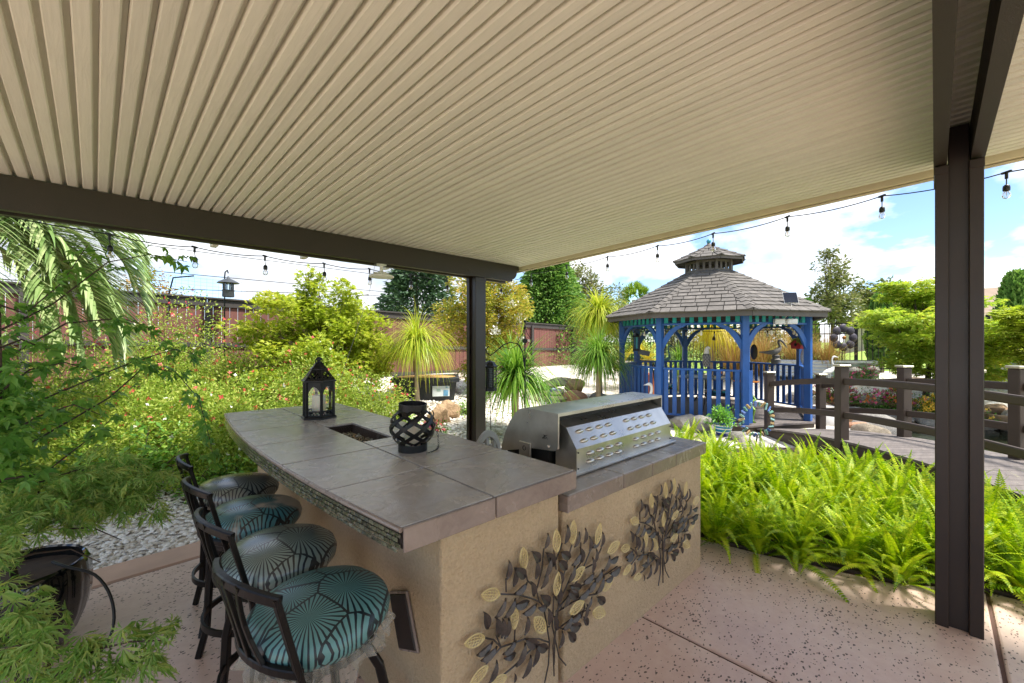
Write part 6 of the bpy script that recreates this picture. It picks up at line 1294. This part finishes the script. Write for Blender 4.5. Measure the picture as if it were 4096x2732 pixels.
# frog figure with straw hat
fr = empty('frog_figure', (9.03, 2.60, .10), R(215), 'green metal frog figure in an orange straw hat beside the gazebo post', 'figurine'); FG = mat('frog_green', '#6f9a24', .4, var=.2, coat=.4)
MB().tube([(0, 0, .28), (0, 0, .34), (0, 0, .46), (0, 0, .56), (0, 0, .60), (.02, 0, .66), (.02, 0, .73), (0, 0, .77)], [.05, .11, .125, .09, .06, .09, .085, .03], 14).build('body', FG, fr, 70)
for sg in (-1, 1):
    MB().ball((.07, sg * .05, .74), .03, 10, 7).build('eye', mat('frog_eye', '#e5d24a', .3), fr, 60); MB().tube([(0, sg * .07, .32), (.10, sg * .10, .26), (.02, sg * .11, .12), (.02, sg * .11, .02), (.10, sg * .12, .01)], [.04, .035, .025, .02, .025], 8).build('leg', FG, fr, 60); MB().tube([(0, sg * .09, .54), (.08, sg * .14, .44), (.15, sg * .04, .42)], [.03, .024, .02], 8).build('arm', FG, fr, 60)
MB().lathe([(.23, .80), (.22, .785), (.10, .775), (.08, .80), (.07, .87), (.03, .895), (0, .90)], 24, (.01, 0, 0)).build('straw_hat', mat('orange_straw', '#d9832f', .6, var=.25, scale=12), fr, 50); B((.15, 0, .40), (.05, .07, .24), .02).build('guitar', mat('guitar_wood', '#9a5a2c', .5), fr)
MB().lathe([(.09, 0), (.10, .02), (.10, .26), (.09, .28)], 16).build('pedestal', mat('dark_pedestal', '#2a2a2c', .6), fr)
# solar flood light on the roof
sl = empty('solar_flood_light', (9.30, 2.0, 2.05), R(-53), 'white twin solar flood light with cable on the gazebo eave', 'flood light')
for sx in (-.11, .11): B((sx, 0, 0), (.18, .09, .10), .012).build('lamp_head', WHITE, sl)
B((0, .05, .0), (.06, .06, .10), .006).build('mount', WHITE, sl); pn = B((.0, .0, 0), (.24, .015, .22), .004).build('solar_panel', mat('solar_cell', '#1b1d26', .2, var=.1), sl, None, (.13, .08, .46), (R(-22), 0, 0)); B((0, .008, 0), (.255, .012, .235), .003).build('panel_frame', WHITE, pn); MB().tube([(.0, .03, .06), (.03, -.06, .14), (.10, -.04, .22), (.13, .06, .34)], .006, 6).build('cable', WHITE, sl, 60)
# table and chairs inside the gazebo
tb = empty('dining_table', (GC.x + .1, GC.y + .15, GZD), 0, 'round grey patio table inside the gazebo', 'table'); MB().lathe([(0, .70), (.55, .70), (.58, .71), (.58, .725), (.55, .735), (0, .735)], 32).build('table_top', mat('table_grey', '#6d7b82', .3), tb, 40)
for k in range(3): a = 2 * PI * k / 3; MB().tube([(.12 * math.cos(a), .12 * math.sin(a), .70), (.08 * math.cos(a), .08 * math.sin(a), .35), (.3 * math.cos(a), .3 * math.sin(a), .01)], .016, 6).build('leg', BLK, tb, 60)
TROP = NT('tropical_cushion'); vv = TROP.n('ShaderNodeTexVoronoi'); vv.inputs['Scale'].default_value = 14; TROP.l(TROP.obj((1, 2.5, 1)), vv.inputs['Vector']); sc_ = TROP.n('ShaderNodeSeparateColor'); TROP.l(vv.outputs['Color'], sc_.inputs[0]); TROP.col(TROP.ramp(sc_.outputs[0], [(.0, rgb('#16384a')), (.3, rgb('#2f8f8a')), (.55, rgb('#d9d2bc')), (.75, rgb('#c9542c')), (.9, rgb('#1c5a6a'))], 'CONSTANT')); TROP = TROP.m
def iron_chair(x, y, rz, label):
    t = empty('iron_chair', (x, y, GZD), rz, label, 'chair', 'iron chairs round the gazebo table')
    for sx in (-1, 1):
        for sy in (-1, 1): MB().tube([(sx * .2, sy * .2, .42), (sx * .22, sy * .22, .2), (sx * .25, sy * .25, 0)], .011, 6).build('leg', BLK, t)
        MB().tube([(sx * .2, -.2, .42), (sx * .21, -.25, .75), (sx * .14, -.28, .98), (0, -.29, 1.04)], .011, 6).build('back_frame', BLK, t, 60)
        MB().ring((sx * .07, -.265, .80), .06, .006, 16, 5, Matrix.Rotation(PI / 2, 4, 'X')).build('scroll', BLK, t, 60); MB().ring((sx * .12, .24, .16), .055, .006, 16, 5, Matrix.Rotation(PI / 2, 4, 'X')).build('leg_scroll', BLK, t, 60)
    B((0, 0, .43), (.46, .44, .02), .005).build('seat_frame', BLK, t); B((0, 0, .48), (.46, .44, .08), .035).build('cushion', TROP, t); MB().ball((0, -.28, .93), .045, 12, 8, (1, .3, 1)).build('back_medallion', mat('amber_medallion', '#b06a2c', .3), t, 60)
iron_chair(GC.x - .75, GC.y - .45, R(-60), 'iron chair with tropical cushion nearest the front gazebo rail'); iron_chair(GC.x - .25, GC.y + .95, R(200), 'iron chair with tropical cushion on the far side of the gazebo table')

# ------------------------------------------------------------------ striped pot with basil, glass ring, orange pot
BP = (8.0, 2.68); bpot = empty('flower_pot', (*BP, 0), 0, 'blue and white striped flower pot in front of the gazebo', 'pot')
sp = NT('striped_glaze'); sp.set(Roughness=.15); sx_ = sp.n('ShaderNodeSeparateXYZ'); sp.l(sp.obj(), sx_.inputs[0]); sp.col(sp.ramp(sp.math('MULTIPLY', sx_.outputs[2], 4.0), [(0, rgb('#1d2f8a')), (.18, rgb('#dfe6ea')), (.26, rgb('#1f7fa8')), (.44, rgb('#dfe6ea')), (.52, rgb('#1f7fa8')), (.66, rgb('#e5e9ec')), (.74, rgb('#1d2f8a'))], 'CONSTANT'))
MB().lathe([(.10, 0), (.115, .01), (.155, .15), (.17, .19), (.19, .20), (.19, .235), (.175, .24), (.165, .22)], 28).build('pot_body', sp.m, bpot, 50); MB().lathe([(0, .205), (.168, .205)], 20).build('potting_soil', MATS['dark_mulch'], bpot)
bs = plant('basil_plant', (*BP, .2), 'bushy green basil plant in the striped pot', 'plant'); p, d = lump_points(900, .26, .36, 12, .5, .6); foliage('leaves', scatter(LEAF, p, d + rnd_dirs(900) * .5, .055 * RNG.uniform(.6, 1.2, 900), .6), leafmat('basil_leaf', ['#4f8a2a', '#76b03c', '#9fcf58'], .35), bs); b = MB(); twigs(b, Vector((0, 0, 0)), p[:30], .005); b.build('stems', DBARK, bs)
rg = empty('glass_ring', (7.05, 1.88, 0), R(-45), 'ring of coloured glass chips on a dark stake among the ferns', 'garden ornament'); MB().tube([(-.03, 0, 0), (0, 0, .26)], .010, 6).build('stake', BLK, rg); MB().ring((0, 0, .50), .235, .004, 40, 5, Matrix.Rotation(PI / 2, 4, 'X')).build('hoop', BLK, rg)
GCOL = [mat('glass_' + n_, c_, .08, var=.1, coat=.5) for n_, c_ in (('aqua', '#8fb9b6'), ('blue', '#5b74b0'), ('clear', '#c5cfd0'), ('green', '#6f9c88'), ('red', '#b5705f'), ('amber', '#b89a68'), ('pale', '#aebfc6'))]
for k in range(26):
    a = 2 * PI * k / 26; B((0, 0, 0), (random.uniform(.07, .11), .022, random.uniform(.03, .045)), .009).build('glass_chip', GCOL[(k * 5 + k // 4) % 7], rg, None, (.235 * math.cos(a), random.uniform(-.01, .01), .50 + .235 * math.sin(a)), (random.uniform(-.6, .6), -a + random.uniform(-.6, .6), random.uniform(-.6, .6)))
op = empty('terracotta_pot', (12.3, 6.35, GZ(12.3, 6.35)), 0, 'orange terracotta bowl pot seen through the left gazebo arch', 'pot'); MB().lathe([(.22, 0), (.30, .25), (.42, .55), (.46, .62), (.42, .62)], 24).build('pot_body', mat('terracotta', '#b5652c', .7, var=.2), op, 50)
def cycad(x, y, z, n, ln, m, label):
    t = plant('cycad', (x, y, z), label, 'plant'); parts = []
    for k in range(n):
        a = 2 * PI * k / n + random.uniform(-.2, .2); el = R(random.choice([20, 45, 70])); p = np.array([0, 0, .1]); d = np.array([math.cos(a) * math.cos(el), math.sin(a) * math.cos(el), math.sin(el)]); pts = []
        for q in range(20):
            pts.append((p.copy(), d.copy())); p = p + d * ln / 20; d = d + np.array([0, 0, -.06]); d /= np.linalg.norm(d)
        P_ = np.array([v[0] for v in pts[2:]]); T_ = np.array([v[1] for v in pts[2:]]); S_ = unit(np.cross(T_, [0, 0, 1.0]))
        for sg in (1, -1): parts.append(ribbons(P_, S_ * sg + T_ * .5 + np.array([0, 0, .25]), np.full(len(P_), .20), np.full(len(P_), .014), .3, 2))
    foliage('fronds', join(parts), m, t); return t
CYC = leafmat('cycad_leaf', ['#a2a01e', '#c9b92c', '#d8c83c'], .4); cycad(12.3, 6.35, .95, 16, .8, CYC, 'yellow cycad growing in the orange bowl pot'); cycad(11.5, 6.9, .55, 18, 1.2, CYC, 'tall yellow cycad left of the orange bowl pot')
# ornamental grasses seen through the gazebo
FG_ = leafmat('fountain_grass', ['#8a8a45', '#b3a25a', '#a8764c', '#cfc08c'], .35, .6)
def grass(x, y, h, n, m, label, spread=.45, w=.005, z=None, g=.9, group=None):
    t = plant('ornamental_grass', (x, y, (GZ(x, y) if z is None else z) - .02), label, 'grass', group); a = RNG.uniform(0, 2 * PI, n); D0 = np.stack([np.cos(a) * spread * RNG.uniform(0, 1, n), np.sin(a) * spread * RNG.uniform(0, 1, n), np.ones(n)], 1); foliage('blades', ribbons(np.stack([RNG.normal(0, .10, n), RNG.normal(0, .10, n), np.zeros(n)], 1), D0, h * RNG.uniform(.6, 1.15, n), np.full(n, w), g, 7), m, t); return t
for x, y, lb in ((15.0, 3.9, 'russet fountain grass clump behind the pelican statue'), (15.2, 2.95, 'tan fountain grass clump behind the right gazebo arch'), (14.6, 4.6, 'russet fountain grass left of the gazebo front post'), (15.3, 2.2, 'tan fountain grass spilling past the right gazebo post')): grass(x, y, 1.75 if y > 2.5 else 1.3, 700, FG_, lb, .75, .005)
grass(6.15, -.95, .62, 500, leafmat('variegated_blade', ['#8f9a5c', '#c5c89a', '#dddfc0'], .3), 'pale variegated grass clump at the bridge edge right of the near post', .9, .005); 

# ------------------------------------------------------------------ far right: steel beds, iron fence, house roofs, urn, bowl
COR = mat('corrugated_steel', '#a9b0b2', .35, metal=.7, var=.1)
def bed_(x, y, rz, L_, label):
    t = empty('steel_raised_bed', (x, y, GZ(x, y) - .05), rz, label, 'raised bed', 'corrugated steel beds'); n = 10
    b = MB()
    for k in range(n + 1): z = .5 * k / n; b.v += [(-L_ / 2, -.4 - .025 * (k % 2), z), (L_ / 2, -.4 - .025 * (k % 2), z)]
    b.f = [(2 * k, 2 * k + 1, 2 * k + 3, 2 * k + 2) for k in range(n)]; b.build('corrugated_side', COR, t)
    for sx in (-1, 1): B((sx * L_ / 2, 0, .25), (.02, .84, .5)).build('end_panel', COR, t)
    B((0, .4, .25), (L_, .02, .5)).build('back_panel', COR, t); B((0, 0, .45), (L_ - .04, .78, .05)).build('bed_soil', MATS['dark_mulch'], t); return t
bed_(15.3, 2.35, R(-75), 2.4, 'corrugated steel raised bed behind the egret statue'); bed_(15.4, -1.6, R(-75), 2.4, 'corrugated steel raised bed at the right edge beyond the pond')
IRON = mat('wrought_iron', '#15171a', .5, metal=.3)
fi = empty('iron_fence', (17.0, 0, .72), 0, 'black wrought iron fence running behind the pond garden', 'fence'); bar_ = MB().box((0, 0, .75), (.02, .02, 1.5)).mesh('bar', IRON)
for y in np.arange(-3.2, 9.8, .13):
    if 1.85 < y < 2.95: continue
    link('bar', bar_, fi, (0, y, 0))
for y0, y1 in ((-3.2, 1.8), (3.0, 9.8)):
    for z in (.12, 1.38): B((0, (y0 + y1) / 2, z), (.03, y1 - y0, .035)).build('rail', IRON, fi)
for y in (1.75, 3.0, -1.0, 5.5, 8.0): B((0, y, .82), (.09, .09, 1.7), .006).build('fence_post', IRON, fi)
gt = empty('iron_gate', (17.0, 1.85, .72), 0, 'black iron garden gate right of the gazebo', 'gate'); br_ = MB().box((0, 0, .78), (.018, .018, 1.5)).mesh('gate_bar', IRON)
for y in np.arange(.05, 1.1, .13): link('gate_bar', br_, gt, (0, y, 0))
for z in (.08, 1.2, 1.52): B((0, .55, z), (.03, 1.1, .035)).build('gate_rail', IRON, gt)
mf = empty('metal_flower', (15.18, 1.84, GZ(15.18, 1.84)), R(-45), 'dark mesh metal flower sculpture on a tall stem', 'sculpture'); zc_ = 1.78 - GZ(15.18, 1.84); MFM = mat('mesh_bronze', '#4a4550', .6, metal=.3, var=.3, scale=30); MB().tube([(0, 0, -.1), (-.05, 0, zc_ * .5), (0, 0, zc_)], .012, 6).build('stem', BLK, mf)
for k in range(8): a = 2 * PI * k / 8; MB().ball((0, 0, 0), .125, 12, 8, (1, .35, 1)).build('petal', MFM, mf, 60, (.27 * math.cos(a), 0, zc_ + .27 * math.sin(a)))
MB().ring((0, 0, zc_), .30, .006, 32, 5, Matrix.Rotation(PI / 2, 4, 'X')).build('petal_hoop', BLK, mf); MB().ball((0, -.02, zc_), .05, 10, 7).build('flower_centre', mat('copper', '#a0682c', .4, metal=.5), mf, 60)
for k, (x, y, h, lb) in enumerate(((14.9, 1.55, .38, 'left of the three grey mushroom ornaments'), (15.1, 1.2, .36, 'middle grey mushroom ornament by the cypress'), (15.3, .55, .34, 'right grey mushroom ornament before the layered maple'))):
    t = empty('mushroom_ornament', (x, y, GZ(x, y)), 0, lb, 'garden ornament', 'grey mushroom ornaments'); MB().lathe([(.05, 0), (.04, h * .7)], 10).build('stem', ROCKS['grey'], t, 60); MB().lathe([(.0, h * .66), (.13, h * .62), (.16, h * .72), (.12, h * .9), (.05, h), (0, h * 1.02)], 14).build('mushroom_cap', ROCKS['grey'], t, 60)
ur = empty('ribbed_urn', (10.75, 1.62, -.28), 0, 'big white ribbed urn lying behind the bridge post', 'urn'); b = MB(); b.lathe([(.15, 0), (.26, .08), (.34, .24), (.345, .32), (.30, .46), (.20, .54), (.17, .58), (.2, .61), (.17, .6)], 28)
for i, v in enumerate(b.v): k = 1 + .015 * math.sin(v[2] * 110); b.v[i] = (v[0] * k, v[1] * k, v[2])
b.build('urn_body', mat('white_ceramic', '#cfcbc4', .35, var=.08), ur, 60)
sbw = empty('stone_bowl', (13.2, -1.05, -.08), 0, 'wide tan stone bowl planter on the far pond bank', 'planter'); MB().lathe([(.16, 0), (.30, .08), (.38, .2), (.40, .27), (.37, .28), (.33, .22)], 24).build('bowl', ROCKS['tan'], sbw, 50); MB().lathe([(0, .22), (.34, .22)], 16).build('bowl_soil', MATS['dark_mulch'], sbw)
fl_ = empty('blue_float', (11.6, 1.08, -.19), 0, 'small blue-green glass float at the pond edge', 'float'); MB().ball((0, 0, .09), .11, 16, 10).build('sphere', mat('float_glass', '#7fa9b5', .15, var=.1), fl_, 60); MB().lathe([(.03, .18), (.03, .22), (.015, .23)], 10).build('neck', MATS['float_glass'], fl_, 50)
TILE = NT('roof_tile'); wv_ = TILE.n('ShaderNodeTexWave'); wv_.inputs['Scale'].default_value = 1.1; TILE.l(TILE.obj((0, 0, 2.2)), wv_.inputs['Vector']); wv_.bands_direction = 'Z'; TILE.col(TILE.ramp(wv_.outputs[0], [(.0, rgb('#6f5f52')), (.4, rgb('#a08a76')), (1, rgb('#b09c88'))])); TILE.set(Roughness=.9)
def house(x, y, w_, d_, h, rh, rz, label):
    t = empty('neighbour_house', (x, y, 0), rz, label, 'house', 'neighbour houses'); B((0, 0, h / 2), (w_, d_, h)).build('wall', mat('house_wall', '#b9ab98', .9), t); o = .6
    MB().add([(-w_ / 2 - o, -d_ / 2 - o, h), (w_ / 2 + o, -d_ / 2 - o, h), (w_ / 2 + o, d_ / 2 + o, h), (-w_ / 2 - o, d_ / 2 + o, h), (-w_ / 4, 0, h + rh), (w_ / 4, 0, h + rh)], [(0, 1, 5, 4), (1, 2, 5), (2, 3, 4, 5), (3, 0, 4), (3, 2, 1, 0)]).build('roof', TILE.m, t)
    for k in (-1, 1): B((k * w_ * .25, -d_ / 2 - .02, h * .55), (1.4, .06, 1.1)).build('window', mat('window_glass', '#3d4a52', .1), t)
house(58, -6.5, 16, 12, 3.2, 3.4, R(80), 'neighbour house with a brown tiled roof at the right edge'); house(66, -2.0, 16, 12, 3.6, 3.6, R(70), 'second tiled-roof house farther off behind the first')
